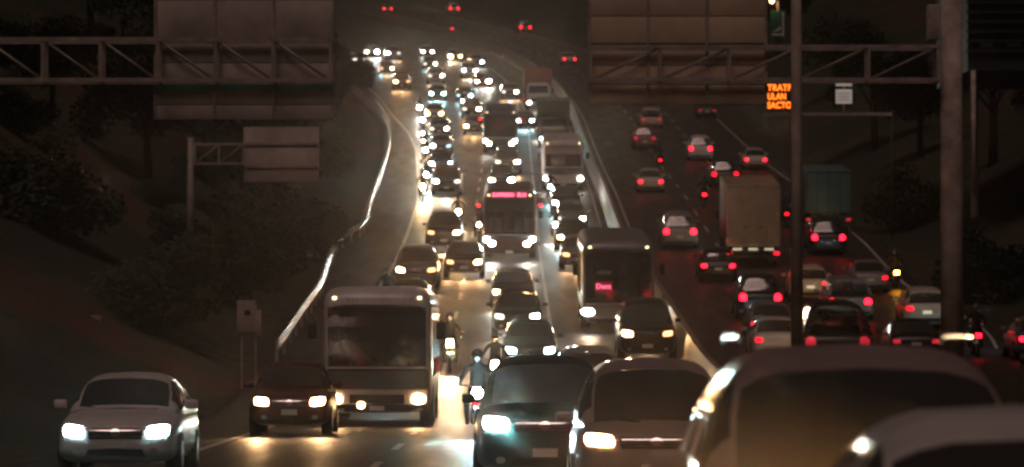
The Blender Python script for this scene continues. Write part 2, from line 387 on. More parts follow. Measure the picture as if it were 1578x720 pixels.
    pt('number_plate', M['plate'], [(-.16, .42), (.16, .42), (.16, .53), (-.16, .53)], nu=4, nv=2, off=.022)
    pt('rear_plate', M['plate'], [(-.16, .58), (.16, .58), (.16, .70), (-.16, .70)], '+y', nu=4, nv=2, off=.02)
    pt('rear_bumper', M['trim'], [(-.8 * hw, .30), (.8 * hw, .30), (.8 * hw, .42), (-.8 * hw, .42)], '+y', off=.012)
    for y in c['wheels']:
        for s in (-1, 1):
            q = MB(); a0, a1 = s * (hw - .21), s * (hw + .008); q.disc_x(a0, a1, y, c['wr'], c['wr'], 22)
            w_ = q.build('wheel', M['tyre'], root)
            q = MB(); q.disc_x(a1, a1 + s * .006, y, c['wr'], c['wr'] * .62, 18); q.build('rim', M['rim'], w_)
            q = MB(); r0, r1 = c['wr'] + .015, c['wr'] + .065; n = 16
            vv = [(s * (hw + .004) - 0, y + r_ * math.cos(PI * k / n), c['wr'] + r_ * math.sin(PI * k / n)) for r_ in (r0, r1) for k in range(n + 1)]
            q.add(vv, [(k, k + 1, n + 2 + k, n + 1 + k) for k in range(n)]); q.build('wheel_arch', M['trim'], root)
    # wipers and the mirror behind the windscreen
    y0, z0 = gh[0][0] - .02, belt + .02
    for x0, x1 in ((-.15, -.62), (.5, .02)):
        q = MB(); t_ = .13; q.tube([(x0, y0 - .02, z0 + .01), (x1, y0 + .03, z0 + .06)], .012, 5); q.build('wiper', M['trim'], root)
    q = MB(); ym = lerp(gh[0][0], gh[1][0], .80) + .12; zm = lerp(belt, gh[1][1], .80) - .06; q.box(-.12, .12, ym, ym + .03, zm - .035, zm + .035, .012); q.build('rear_view_mirror', M['trim'], root)
    # seats
    sb = belt - .28
    for x in (-.36, .36):
        q = MB(); q.box(x - .24, x + .24, c['B'] - .45, c['B'] + .05, sb - .15, sb, .04); q.box(x - .22, x + .22, c['B'] + .04, c['B'] + .17, sb - .1, sb + .52, .04); q.box(x - .11, x + .11, c['B'] + .07, c['B'] + .15, sb + .50, sb + .70, .03); q.build('seat', M['seat'], root)
    q = MB(); q.box(-.62, .62, c['B'] + .85, c['B'] + .98, sb, sb + .5, .04); q.build('rear_bench', M['seat'], root)
    q = MB(); q.box(-hw * .8, hw * .8, gh[0][0] + .15, gh[0][0] + .42, belt - .12, belt - .02, .03); q.build('dashboard', M['seat'], root)
    if kind == 'suv':
        for s in (-1, 1):
            q = MB(); q.tube([(s * hw * .66, 2.2, H + .015), (s * hw * .66, 2.3, H + .055), (s * hw * .66, 3.7, H + .055), (s * hw * .66, 3.8, H + .01)], .011, 6); q.build('roof_rail', M['chrome'], root)
    return root

# ------------------------------------------------------------------ buses
def make_bus(style):
    W, H, L = 2.5, 3.2, 10.0; hw = W / 2
    if style == 'coach': H = 3.35
    root = empty(style)
    tab = [(0, .93, .34, H - .42), (.06, .955, .32, H - .2), (.2, .98, .31, H - .08), (.5, 1, .30, H - .01), (1.2, 1, .30, H), (L - .5, 1, .30, H), (L - .15, .98, .33, H - .06), (L, .95, .38, H - .2)]
    ys = [0, .03, .06, .12, .2, .35, .5, .8, 1.2] + [1.2 + (L - 1.7) * i / 28 for i in range(1, 29)] + [L - .3, L - .15, L]; N = 72; v = []; f = []
    for y in ys:
        w, zb, zt = interp(tab, y, 1) * hw, interp(tab, y, 2), interp(tab, y, 3); zc = (zb + zt) / 2
        for k in range(N):
            cx, sz = sup(2 * PI * (k + .5) / N, .26); v.append((cx * w, y - .10 * (1 - cx * cx) * (y < .8) * (1 - y / .8), zc + (zt - zb) / 2 * sz))
    for i in range(len(ys) - 1):
        for k in range(N): f.append((i * N + k, (i + 1) * N + k, (i + 1) * N + (k + 1) % N, i * N + (k + 1) % N))
    # front and back caps as grids of strips: left half joined to right half at equal height
    def cap(base, flip):
        q = []
        for k in range(N // 2 - 1):
            pass
        right = [k for k in range(-N // 4, N // 4)]; rr = [base + (k % N) for k in right]; ll = [base + ((N // 2 - 1 - k) % N) for k in right]
        for a_, b_, c_, d_ in zip(rr, rr[1:], ll[1:], ll): q.append((a_, b_, c_, d_) if flip else (d_, c_, b_, a_))
        return q
    fc = cap(0, True); rc = cap((len(ys) - 1) * N, False)
    full = bvh_of(v, f + fc + rc)
    wz0, wz1 = {'city_bus': (1.36, 2.72), 'coach': (1.25, 2.95), 'dark_coach': (1.02, 2.86), 'minibus': (1.5, 2.2)}[style]; wx = {'minibus': .86}.get(style, .90) * hw
    def zmid(q): return sum(v[i][2] for i in q) / len(q)
    # front face: frame round the windscreen opening, so one can look inside
    keep = [q for q in fc if not (wz0 < zmid(q) < wz1)]
    side_keep = []
    sz0, sz1 = 1.55, 2.55
    for q in f:
        ym = sum(v[i][1] for i in q) / 4; zm = zmid(q); xm = abs(sum(v[i][0] for i in q) / 4)
        if xm > hw * .9 and sz0 < zm < sz1 and 1.0 < ym < L - .6: continue
        side_keep.append(q)
    m_ = MB(); m_.add(v, side_keep, True); m_.add(v, keep + rc, False)
    # pillars beside the windscreen
    for s in (-1, 1):
        a_, b_ = sorted((s * wx, s * hw * .945)); m_.box(a_, b_, -.028, .10, wz0 - .08, wz1 + .08)
    body = m_.build('body', P['white'], root)
    def pt(nm, mt, cs, ax='-y', par=root, **kw):
        vv, ff = patch(full, cs, ax, L=L, **kw); q = MB(); q.add(vv, ff, False); return q.build(nm, mt, par)
    vv, ff = patch(full, [(-wx, wz0), (wx, wz0), (wx, wz1), (-wx, wz1)], '-y', nu=10, nv=6, off=.035, depth=-.025, L=L); q = MB(); q.add(vv, ff); q.build('windscreen', M['glass'], root)
    pt('windscreen_sill', P['white'], [(-wx, wz0 - .05), (wx, wz0 - .05), (wx, wz0), (-wx, wz0)], nu=8, nv=1, off=.04)
    q = MB(); q.tube([(.02, -.15, wz0 + .06), (-.38, -.165, wz0 + .42)], .012, 5); q.tube([(.06, -.15, wz0 + .06), (.5, -.15, wz0 + .10)], .012, 5); q.build('wiper', M['trim'], root)
    # side windows
    for s, ax in ((-1, '-x'), (1, '+x')):
        y = 1.05
        while y < L - 1.2:
            q = MB(); a_, b_ = sorted((s * (hw - .012), s * (hw + .004))); q.box(a_, b_, y, y + 1.18, sz0 - .03, sz1 + .03); q.build('side_window', M['glass'], root)
            q = MB(); a_, b_ = sorted((s * (hw - .03), s * (hw + .012))); q.box(a_, b_, y + 1.18, y + 1.30, sz0 - .05, sz1 + .05); q.build('window_pillar', P['white'] if style != 'dark_coach' else P['black'], root)
            y += 1.30
    # floor, seats, steering wheel
    q = MB(); q.box(-1.15, 1.15, .1, L - .2, .78, .84); q.box(-1.15, 1.15, L - .3, L - .25, .84, 2.9); q.build('floor', M['seat'], root)
    for yy in [1.9 + .85 * k for k in range(8)]:
        q = MB()
        for x in (-.95, -.48, .48, .95): q.box(x - .2, x + .2, yy, yy + .12, 1.15, 1.95, .04); q.box(x - .2, x + .2, yy - .35, yy, 1.10, 1.22, .04)
        q.build('seat_row', M['seat'], root)
    q = MB(); q.box(-1.12, 1.12, .12, .45, 1.0 if style != 'dark_coach' else .86, wz0 - .02, .03); q.build('dashboard', M['trim'], root)
    # lamps
    lz = {'city_bus': .62, 'coach': .80, 'dark_coach': .72, 'minibus': .8}[style]
    for s in (-1, 1):
        for dx, dz in (((0, 0), (.26, .20)) if style == 'coach' else ((0, 0),)):
            cx = s * ((.76 if style == 'city_bus' else .66 if style == 'coach' else .84) * hw + dx); z = lz + dz; r_ = .11; wd = .15 if style != 'dark_coach' else .21
            pt('headlight', HL['warm' if style == 'city_bus' else 'white'], [(cx - wd, z - r_), (cx + wd, z - r_), (cx + wd, z + r_), (cx - wd, z + r_)], nu=6, nv=6, rnd=.9, off=.02)
        cx = s * .78 * hw
        pt('marker_lamp', M['marker'], [(cx - .045, H - .30), (cx + .045, H - .30), (cx + .045, H - .24), (cx - .045, H - .24)], nu=3, nv=3, rnd=.5, off=.02, depth=.06)
        pt('tail_light', M['tail'], [(s * .8 * hw - .08, .9), (s * .8 * hw + .08, .9), (s * .8 * hw + .08, 1.3), (s * .8 * hw - .08, 1.3)], '+y', nu=3, nv=3, rnd=.2, off=.01)
        q = MB(); x0 = s * hw * .97
        q.tube([(x0, .1, 2.75), (x0 + s * .22, -.22, 2.72), (x0 + s * .26, -.25, 2.35)], .018, 6)
        mi = q.build('mirror_arm', M['trim'], root)
        q = MB(); a_, b_ = sorted((x0 + s * .15, x0 + s * .35)); q.box(a_, b_, -.31, -.20, 1.98, 2.38, .03); q.build('mirror', M['trim'], mi)
    if style == 'coach':
        for s in (-1, 1):
            q = MB(); x0 = s * (hw * .97 + .25); q.ball((x0, -.33, 2.62), .07, .03, .06); q.build('side_marker_lamp', M['tail_bright'], root)
    bz = lz - .3
    pt('bumper', M['trim'], [(-.97 * hw, .33), (.97 * hw, .33), (.97 * hw, .50), (-.97 * hw, .50)], nu=10, nv=2, off=.05, depth=.04)
    pt('number_plate', M['plate'], [(-.17, .36), (.17, .36), (.17, .47), (-.17, .47)], nu=3, nv=2, off=.06)
    for y in (2.2, L - 2.6):
        for s in (-1, 1):
            q = MB(); q.disc_x(s * (hw - .32), s * (hw + .005), y, .46, .46, 24); w_ = q.build('wheel', M['tyre'], root)
            q = MB(); q.disc_x(s * (hw + .005), s * (hw + .012), y, .46, .27, 18); q.build('rim', M['rim'], w_)
    return root, pt, wz0, wz1, hw, H

def text_mesh(body, size, mt, parent, loc, rot, depth=.006, bold=.0, name='lettering', sx=1):
    cu = bpy.data.curves.new('lettering', 'FONT'); cu.body = body; cu.size = size; cu.extrude = depth; cu.offset = bold
    cu.align_x = 'CENTER'; cu.align_y = 'CENTER'; cu.space_character = 1.05
    t = bpy.data.objects.new('tmp', cu); COL.objects.link(t); bpy.context.view_layer.update()
    me = bpy.data.meshes.new_from_object(t.evaluated_get(bpy.context.evaluated_depsgraph_get())); bpy.data.objects.remove(t)
    me.materials.clear(); me.materials.append(mt)
    o = bpy.data.objects.new(name, me); COL.objects.link(o); o.location = loc; o.rotation_euler = rot; o.scale = (sx, 1, 1); o.parent = parent; return o

# ------------------------------------------------------------------ box truck, seen from behind or from the front
def make_truck(boxmat, bw=2.5, bh=2.75, bl=6.2, front=False):
    root = empty('box_truck'); hw = bw / 2; z0 = 1.05          # rear doors at y = L, cab at y = 0
    cabL = 1.9; L = cabL + .2 + bl
    q = MB(); q.box(-hw, hw, cabL + .2, L, z0, z0 + bh, .03); box = q.build('cargo_box', boxmat, root)
    q = MB()
    for x in (-hw + .03, -.02, hw - .07): q.box(x, x + .04, L + .002, L + .03, z0 + .05, z0 + bh - .05)
    for z in (z0 + .02, z0 + bh - .08): q.box(-hw + .07, hw - .07, L + .002, L + .022, z, z + .06)
    for x in (-hw * .5, hw * .5): q.tube([(x, L + .035, z0 + .1), (x, L + .035, z0 + bh - .1)], .018, 6)
    q.build('door_frame', M['steel'], box)
    q = MB(); q.box(-.45, .45, cabL, L - .1, .75, z0 - .005); q.box(-hw + .05, hw - .05, L - .12, L, .52, .62, .01); q.box(-.5, -.42, L - .1, L - .04, .6, .8); q.box(.42, .5, L - .1, L - .04, .6, .8)
    q.build('chassis', M['trim'], root)
    for x in (-.75, 0, .75):
        q = MB(); q.box(x - .22, x + .22, L - .02, L + .02, .87, .97, .008); q.build('lamp_bar', M['plate_lit'], root)
    for s in (-1, 1):
        q = MB(); a_, b_ = sorted((s * (hw - .28), s * (hw - .04))); q.box(a_, b_, L - .02, L + .03, .66, .80, .01); q.build('tail_light', M['tail'], root)
        q = MB(); a_, b_ = sorted((s * (hw - .5), s * (hw - .04))); q.box(a_, b_, L - 1.0, L - .98, .25, .8); q.build('mud_flap', M['trim'], root)
        for y in (1.0, L - 1.6):
            q = MB(); q.disc_x(s * (hw - .42), s * (hw - .08), y, .46, .46, 22); w_ = q.build('wheel', M['tyre'], root)
            q = MB(); q.disc_x(s * (hw - .08), s * (hw - .07), y, .46, .27, 16); q.build('rim', M['rim'], w_)
    # cab: tapered shell
    cw = 1.08; v = []; f = []; N = 40
    tab = [(0, .93, .5, 1.5), (.08, .97, .45, 1.62), (.35, 1, .42, 2.35), (.6, 1, .42, 2.5), (1.9, 1, .42, 2.5)]
    ys = [0, .04, .08, .16, .25, .35, .47, .6, 1, 1.5, 1.9]
    for y in ys:
        w, zb, zt = interp(tab, y, 1) * cw, interp(tab, y, 2), interp(tab, y, 3)
        for k in range(N):
            cx, sz = sup(2 * PI * (k + .5) / N, .3); z = (zb + zt) / 2 + (zt - zb) / 2 * sz; v.append((cx * w * (1 - .06 * max(0, z - 1.5)), y, z))
    for i in range(len(ys) - 1):
        for k in range(N): f.append((i * N + k, (i + 1) * N + k, (i + 1) * N + (k + 1) % N, i * N + (k + 1) % N))
    f += [tuple(range(N)), tuple(range((len(ys) - 1) * N, len(ys) * N))[::-1]]
    q = MB(); q.add(v, f, True); cab = q.build('cab', P['white'], root); bv = bvh_of(v, f)
    def pt(nm, mt, cs, ax='-y', par=cab, **kw):
        vv, ff = patch(bv, cs, ax, L=L, **kw); q = MB(); q.add(vv, ff); return q.build(nm, mt, par)
    pt('windscreen', M['darkglass'], [(-.92, 1.62), (.92, 1.62), (.84, 2.3), (-.84, 2.3)], off=.008)
    pt('grille', M['trim'], [(-.6, .85), (.6, .85), (.6, 1.15), (-.6, 1.15)], off=.006)
    for s in (-1, 1):
        pt('headlight', HL['white'], [(s * .84 - .14, .66), (s * .84 + .12, .66), (s * .84 + .12, .86), (s * .84 - .14, .86)], rnd=.6, off=.012, par=root)
        q = MB(); q.tube([(s * 1.05, .3, 2.2), (s * 1.3, .15, 2.15), (s * 1.3, .15, 1.6)], .015, 5); a_, b_ = sorted((s * 1.2, s * 1.4)); q.box(a_, b_, .08, .16, 1.65, 2.05, .02); q.build('mirror', M['trim'], root)
    return root
M['darkglass'] = mat('dark_glass', (.01, .011, .012), .06, spec=.7)

# ------------------------------------------------------------------ motorcycle and rider
def make_motorcycle():
    root = empty('motorcycle')
    for y in (.32, 1.62):
        q = MB(); n = 24
        q.disc_x(-.05, .05, y, .31, .31, n); w_ = q.build('wheel', M['tyre'], root)
        q = MB(); q.disc_x(-.058, .058, y, .31, .2, 16); q.build('rim', M['rim'], w_)
    q = MB()
    for s in (-.09, .09): q.tube([(s, .32, .31), (s, .52, .78), (s, .60, .98)], .022, 6)
    q.build('fork', M['chrome'], root)
    q = MB(); q.tube([(0, .60, .92), (0, .9, .62), (0, 1.15, .42), (0, 1.62, .33)], .04, 6); q.box(-.14, .14, .82, 1.18, .28, .58, .05); q.tube([(.16, .85, .4), (.18, 1.3, .3), (.18, 1.75, .36)], .035, 6); q.build('frame', M['trim'], root)
    q = MB(); q.ball((0, .88, .83), .15, .26, .14); q.build('fuel_tank', P['red'], root)
    q = MB(); q.box(-.13, .13, 1.05, 1.62, .76, .84, .035); q.build('saddle', M['trim'], root)
    q = MB(); q.tube([(-.38, .70, 1.06), (-.2, .6, 1.04), (0, .58, 1.0), (.2, .6, 1.04), (.38, .70, 1.06)], .016, 6); q.build('handlebar', M['chrome'], root)
    for b_ in ((.12, .5, .60, .625), (1.55, 1.9, .62, .65)):
        q = MB(); q.box(-.1, .1, *b_, .01); q.build('mudguard', M['trim'], root)
    q = MB(); q.ball((0, .50, .90), .095, .07, .095, 14, 8); q.build('headlight', HL['white'], root)
    q = MB(); q.ball((0, .575, .90), .108, .09, .108, 14, 8); q.build('lamp_housing', M['trim'], root)
    q = MB(); q.box(-.10, .10, 1.80, 1.86, .66, .80, .015); q.build('tail_light', M['tail_bright'], root)
    for s in (-1, 1):
        q = MB(); q.tube([(s * .3, .66, 1.05), (s * .36, .62, 1.22)], .008, 5); q.ball((s * .38, .62, 1.26), .055, .015, .035, 8, 6); q.build('mirror', M['trim'], root)
    return root

def skin_body(name, joints, edges, rads, mt):
    me = bpy.data.meshes.new(name); me.from_pydata(joints, edges, []); o = bpy.data.objects.new(name, me); COL.objects.link(o)
    bm = bmesh.new(); bm.from_mesh(me); lay = bm.verts.layers.skin.verify(); bm.verts.ensure_lookup_table()
    for i, v in enumerate(bm.verts):
        v[lay].radius = (rads[i], rads[i]) if not isinstance(rads[i], tuple) else rads[i]; v[lay].use_root = (i == 0)
    bm.to_mesh(me); bm.free()
    s = o.modifiers.new('skin', 'SKIN'); s.use_smooth_shade = True; sd = o.modifiers.new('sub', 'SUBSURF'); sd.levels = 1; sd.render_levels = 1
    bpy.context.view_layer.update()
    m2 = bpy.data.meshes.new_from_object(o.evaluated_get(bpy.context.evaluated_depsgraph_get())); bpy.data.objects.remove(o)
    for p_ in m2.polygons: p_.use_smooth = True
    m2.materials.clear(); m2.materials.append(mt); return m2
def make_rider():
    # seated on the saddle of the motorcycle built above (same local frame)
    J = [(0, 1.28, .90), (0, 1.24, 1.08), (0, 1.18, 1.30), (0, 1.14, 1.42), (0, 1.10, 1.52), (0, 1.08, 1.62)]
    Rr = [(.16, .13), (.15, .12), (.18, .12), (.10, .09), .055, .085]
    E = [(0, 1), (1, 2), (2, 3), (3, 4), (4, 5)]
    for s in (-1, 1):
        b_ = len(J); J += [(s * .2, 1.15, 1.38), (s * .33, 1.02, 1.16), (s * .34, .76, 1.06), (s * .32, .70, 1.05)]; Rr += [.065, .048, .036, .04]; E += [(3, b_), (b_, b_ + 1), (b_ + 1, b_ + 2), (b_ + 2, b_ + 3)]
        b_ = len(J); J += [(s * .12, 1.22, .86), (s * .22, .86, .74), (s * .2, 1.02, .36), (s * .2, .92, .28)]; Rr += [.10, .072, .05, .045]; E += [(0, b_), (b_, b_ + 1), (b_ + 1, b_ + 2), (b_ + 2, b_ + 3)]
    me = skin_body('person', J, E, Rr, M['jacket']); o = bpy.data.objects.new('person', me); COL.objects.link(o)
    q = MB(); q.ball((0, 1.06, 1.64), .125, .145, .14, 16, 10); h = q.build('helmet', M['helmet'], o)
    q = MB(); q.ball((0, .955, 1.63), .085, .05, .05, 12, 6); q.build('visor', M['darkglass'], h)
    return o
def make_driver():
    J = [(0, 0, 0), (0, .04, .2), (0, .08, .42), (0, .08, .50), (0, .06, .58), (0, .05, .68), (0, .03, .76)]; Rr = [(.17, .13), (.16, .12), (.19, .12), (.08, .07), .052, .075, .08]
    E = [(0, 1), (1, 2), (2, 3), (3, 4), (4, 5), (5, 6)]
    for s in (-1, 1):
        b_ = len(J); J += [(s * .21, .08, .42), (s * .28, -.12, .2), (s * .16, -.40, .30), (s * .13, -.46, .34)]; Rr += [.065, .05, .036, .04]; E += [(3, b_), (b_, b_ + 1), (b_ + 1, b_ + 2), (b_ + 2, b_ + 3)]
        b_ = len(J); J += [(s * .1, -.05, -.02), (s * .14, -.48, .03), (s * .13, -.62, -.32)]; Rr += [.09, .07, .05]; E += [(0, b_), (b_, b_ + 1), (b_ + 1, b_ + 2)]
    me = skin_body('person', J, E, Rr, M['jacket']); o = bpy.data.objects.new('person', me); COL.objects.link(o)
    q = MB(); q.ball((0, .03, .70), .082, .098, .115, 14, 10); q.ball((0, -.068, .69), .014, .02, .024, 6, 5)
    for s in (-1, 1): q.ball((s * .08, .03, .70), .015, .025, .034, 6, 5)
    q.build('face', M['skin'], o)
    q = MB(); q.ball((0, .05, .745), .09, .10, .09, 12, 8); q.build('hair', M['trim'], o)
    return o

# ------------------------------------------------------------------ the setting: terrain and roads
def yrange(): 
    ys = [-60 + 20 * i for i in range(7)]; y = 60
    while y < 760: ys.append(y); y += 4 if y < 480 else 8
    ys += [780 + 40 * i for i in range(24)]
    return sorted(set(ys))
YS = yrange()
def ground_z(u, y):
    le, re = leftedge(y), rightedge(y)
    if le - 1.0 <= u <= re + .6:
        return surf(u, y) - .12 - (.0 if abs(u - MEDIAN) > .5 else 0)
    if u < le - 1.0:
        d = le - 1.0 - u; b_ = prof(y) - .12 + .52 * max(0, d - .6) * (1 if d < 60 else 1) * (.55 + .45 * sstep(90, 160, y))
    else:
        d = u - re - .6; b_ = prof(y) + lift(y) - .12 + .42 * max(0, d - 1.5)
    b_ += .9 * min(1, d / 8) * mnoise.noise(Vector((u * .11, y * .05, 3))) * 2 + .25 * min(1, d / 4) * mnoise.noise(Vector((u * .5, y * .3, 9)))
    return b_
def terrain():
    us = [-420, -300, -220, -160, -120, -95, -75, -60] + [-50 + 2 * i for i in range(19)] + [-13.5, -12.8, -12.1, -11.4, -10.7, -10, -9.4, -8.9, -8.4] + [-8 + 1.0 * i for i in range(13)] + [5.1, 5.449, 5.451, 5.8, 7, 9, 11, 12, 12.8, 13.5, 15, 17, 18.4, 19.1, 20] + [21 + 2 * i for i in range(15)] + [55, 65, 80, 100, 130, 170, 230, 320, 420]
    v = [(u + curve(y), y, ground_z(u, y)) for y in YS for u in us]; n = len(us)
    f = [(i * n + k, i * n + k + 1, (i + 1) * n + k + 1, (i + 1) * n + k) for i in range(len(YS) - 1) for k in range(n - 1)]
    q = MB(); q.add(v, f, True); structure(q.build('terrain', M['soil']))
terrain()
def road_sheet(name, u0, u1, off=0.0, mt=None, y0=-60, y1=760):
    ys = [y for y in YS if y0 <= y <= y1]; v = []; n = 7
    for y in ys:
        a_, b_ = u0(y), u1(y)
        for k in range(n): 
            u = lerp(a_, b_, k / (n - 1)); v.append((u + curve(y), y, surf((a_ + b_) / 2, y) + off))
    f = [(i * n + k, i * n + k + 1, (i + 1) * n + k + 1, (i + 1) * n + k) for i in range(len(ys) - 1) for k in range(n - 1)]
    q = MB(); q.add(v, f, True); return structure(q.build(name, mt or M['asphalt']))
road_sheet('road_oncoming', lambda y: leftedge(y) - .6, lambda y: 5.2)
road_sheet('road_outbound', lambda y: 5.7, rightedge)
def line(name, uf, y0, y1, w=.14, dash=None, off=.006):
    q = MB(); y = y0
    while y < y1:
        ln = dash[0] if dash else (y1 - y0); n = max(1, int(ln / 4)); v = []
        for k in range(n + 1):
            yy = min(y1, y + ln * k / n); u = uf(yy); z = surf(u, yy) + off; X = u + curve(yy); v += [(X - w / 2, yy, z), (X + w / 2, yy, z)]
        # follow the faceted sheet exactly
        q.add(v, [(2 * k, 2 * k + 1, 2 * k + 3, 2 * k + 2) for k in range(n)]); y += (dash[0] + dash[1]) if dash else 1e9
    return structure(q.build(name, M['marking']))
LINE = [(0, -5.45), (225, -5.45), (248, -5.95), (292, -7.2), (315, -8.4), (345, -10.6), (400, -13.5)]
line('edge_line', lambda y: interp(LINE, y, 1), 60, 398, .16, off=.02)
line('edge_line_inner', lambda y: 4.75, 60, 480, .12, off=.02)
line('lane_line', lambda y: -2.05, 8, 480, .13, (4.5, 7.5), off=.02)
line('lane_line_middle', lambda y: 1.35, 8, 480, .13, (60, 3), off=.02)
line('edge_line_outbound', lambda y: 6.25, 60, 700, .13, off=.02)
line('lane_line_outbound', lambda y: 10.3, 60, 700, .13, (4.5, 7.5), off=.02)
line('lane_line_outer', lambda y: 13.8, 140, 700, .13, (5, 7), off=.02)
line('edge_line_outer', lambda y: rightedge(y) - .7, 136, 700, .13, off=.02)

# median barrier: New Jersey profile
def sweep(name, prf, uf, y0, y1, mt, step=3, zf=None, closed=True):
    ys = []; y = y0
    while y < y1: ys.append(y); y += step
    ys.append(y1); v = []; n = len(prf)
    for y in ys:
        u = uf(y)
        for (a_, z) in prf: v.append((u + a_ + curve(y), y, (zf(y) if zf else prof(y)) + z))
    f = [(i * n + k, i * n + (k + 1) % n, (i + 1) * n + (k + 1) % n, (i + 1) * n + k) for i in range(len(ys) - 1) for k in range(n if closed else n - 1)]
    f += [tuple(range(n))[::-1], tuple(range((len(ys) - 1) * n, len(ys) * n))]
    q = MB(); q.add(v, f, False); return q.build(name, mt)
o = sweep('median_barrier', [(-.30, -.2), (-.30, .08), (-.18, .33), (-.09, 1.02), (.09, 1.02), (.18, .33), (.26, .08), (.26, -.2)], lambda y: MEDIAN, 40, 620, M['concrete'])
tag(o, 'long concrete barrier between the oncoming and outbound lanes, its left face lit by headlamps', 'barrier')
# guard rail on the left edge of the oncoming side
def grail(y): return leftedge(y) - .15
root = empty('guard_rail'); tag(root, 'shiny steel guard rail curving along the left edge of the oncoming road', 'guard rail')
rail = sweep('rail', [(.0, .52), (.05, .56), (.05, .62), (.0, .68), (.05, .74), (.05, .80), (.0, .84), (-.02, .84), (-.02, .52)], grail, 119, 430, M['guard'], 3); rail.parent = root
for k in range(78):
    y = 120 + 4 * k; q = MB(); u = grail(y) - .09 + curve(y); q.box(u - .05, u + .05, y - .05, y + .05, prof(y) - .15, prof(y) + .76); q.build('rail_post', M['steel'], root)

# ------------------------------------------------------------------ overhead gantries, signs and poles
def truss(q, x0, x1, y, z0, z1, dep, r=.05, bay=2.4, flipdiag=False):
    for yy in (y, y + dep):
        for z in (z0, z1): q.box(x0, x1, yy - r, yy + r, z - r, z + r)
        n = max(1, round((x1 - x0) / bay))
        for k in range(n + 1):
            x = lerp(x0 + r, x1 - r, k / n); q.box(x - r * .8, x + r * .8, yy - r * .7, yy + r * .7, z0 + r, z1 - r)
            if k < n:
                xb = lerp(x0 + r, x1 - r, (k + 1) / n); a_, b_ = (z1, z0) if not flipdiag else (z0, z1); q.tube([(x, yy, a_), (xb, yy, b_)], r * .6, 5)
    n = max(1, round((x1 - x0) / bay))
    for k in range(n + 1):
        x = lerp(x0 + r, x1 - r, k / n)
        for z in (z0, z1): q.box(x - r * .6, x + r * .6, y + r, y + dep - r, z - r * .6, z + r * .6)
GY = 104.0
def gz(py, D=GY): return 1.75 + (540 - py) / 6000.0 * D
def put(q, nm, mt, par):
    o = q.build(nm, mt, par); o.matrix_parent_inverse = Matrix.Translation(-Vector(par.location)); return o
root = empty('cantilever_gantry', (-16, GY + .45, 0)); tag(root, 'left lattice gantry reaching over the roadside from the left border', 'gantry')
q = MB(); truss(q, -15.7, pxX(512, GY), GY, gz(123), gz(60), .9, .055, 1.66); put(q, 'truss', M['steel'], root)
q = MB(); q.tube([(-16.0, GY + .45, 0), (-16.0, GY + .45, 13)], [.3, .25], 18); put(q, 'pole', M['pole'], root)
root = empty('cantilever_gantry', (pxX(1470, GY), GY, 0)); tag(root, 'right lattice gantry on a thick round pole over the outbound lanes', 'gantry')
q = MB(); truss(q, pxX(908, GY), pxX(1450, GY), GY, gz(122), gz(71), .9, .045, 1.75, True); put(q, 'truss', M['steel'], root)
q = MB(); pxp = pxX(1470, GY); q.tube([(pxp, GY + .45, -.2), (pxp, GY + .45, 6), (pxp, GY + .45, 14)], [.32, .30, .27], 24); pole = put(q, 'pole', M['pole'], root)
q = MB(); q.box(pxX(1432, GY), pxX(1450, GY), GY + .2, GY + .5, gz(60), gz(5), .03); put(q, 'control_cabinet', M['steel'], root)
def sign_back(x0, x1, y0p, y1p, D, label, seams_x=1, seams_z=1, split=(), name='road_sign', yb=0):
    X0, X1 = pxX(x0, D), pxX(x1, D); r = empty(name, ((X0 + X1) / 2, D, gz(y1p, D))); tag(r, label, 'sign')
    bounds = [y0p] + [s for ab in split for s in ab] + [y1p]
    for k in range(0, len(bounds), 2):
        a_, b_ = bounds[k], bounds[k + 1]; nx = seams_x + 1; q = MB()
        for i in range(nx):
            for j in range(seams_z + 1):
                xa, xb = lerp(X0, X1, i / nx) + .012, lerp(X0, X1, (i + 1) / nx) - .012; za, zb = lerp(gz(b_, D), gz(a_, D), j / (seams_z + 1)) + .012, lerp(gz(b_, D), gz(a_, D), (j + 1) / (seams_z + 1)) - .012
                q.box(xa, xb, D + yb, D + yb + .03, za, zb, .008)
        put(q, 'panel', M['sign_back'], r)
    q = MB()
    for i in range(seams_x + 2):
        x = lerp(X0 + .05, X1 - .05, i / (seams_x + 1)); q.box(x - .035, x + .035, D + yb - .06, D + yb - .002, gz(y1p, D) + .03, gz(y0p, D) - .03)
    put(q, 'rib', M['steel'], r)
    q = MB(); q.box(X0, X1, D + yb + .032, D + yb + .04, gz(y1p, D), gz(y0p, D)); put(q, 'sign_face', M['sign_front'], r)
    return r
sign_back(235, 515, -60, 184, GY + .96, 'tall grey back of a road sign on the left gantry over the roadside', 2, 1, [(57, 64), (128, 138)], yb=.1)
sign_back(905, 1184, -60, 160, GY + .96, 'wide tan back of a road sign on the right gantry', 2, 2, [(66, 70)], yb=.1)
M['sign_tan'] = mat('sign_back_tan', (.76, .60, .44), .6, .05, noise=(.8, (.50, .39, .27), .3, .75), bump=(5, .3, .01))
for o in COL.objects:
    if o.parent and o.parent.get('label', '').startswith('wide tan back') and o.name.startswith('panel'): setmat(o, ('panel',), M['sign_tan'])
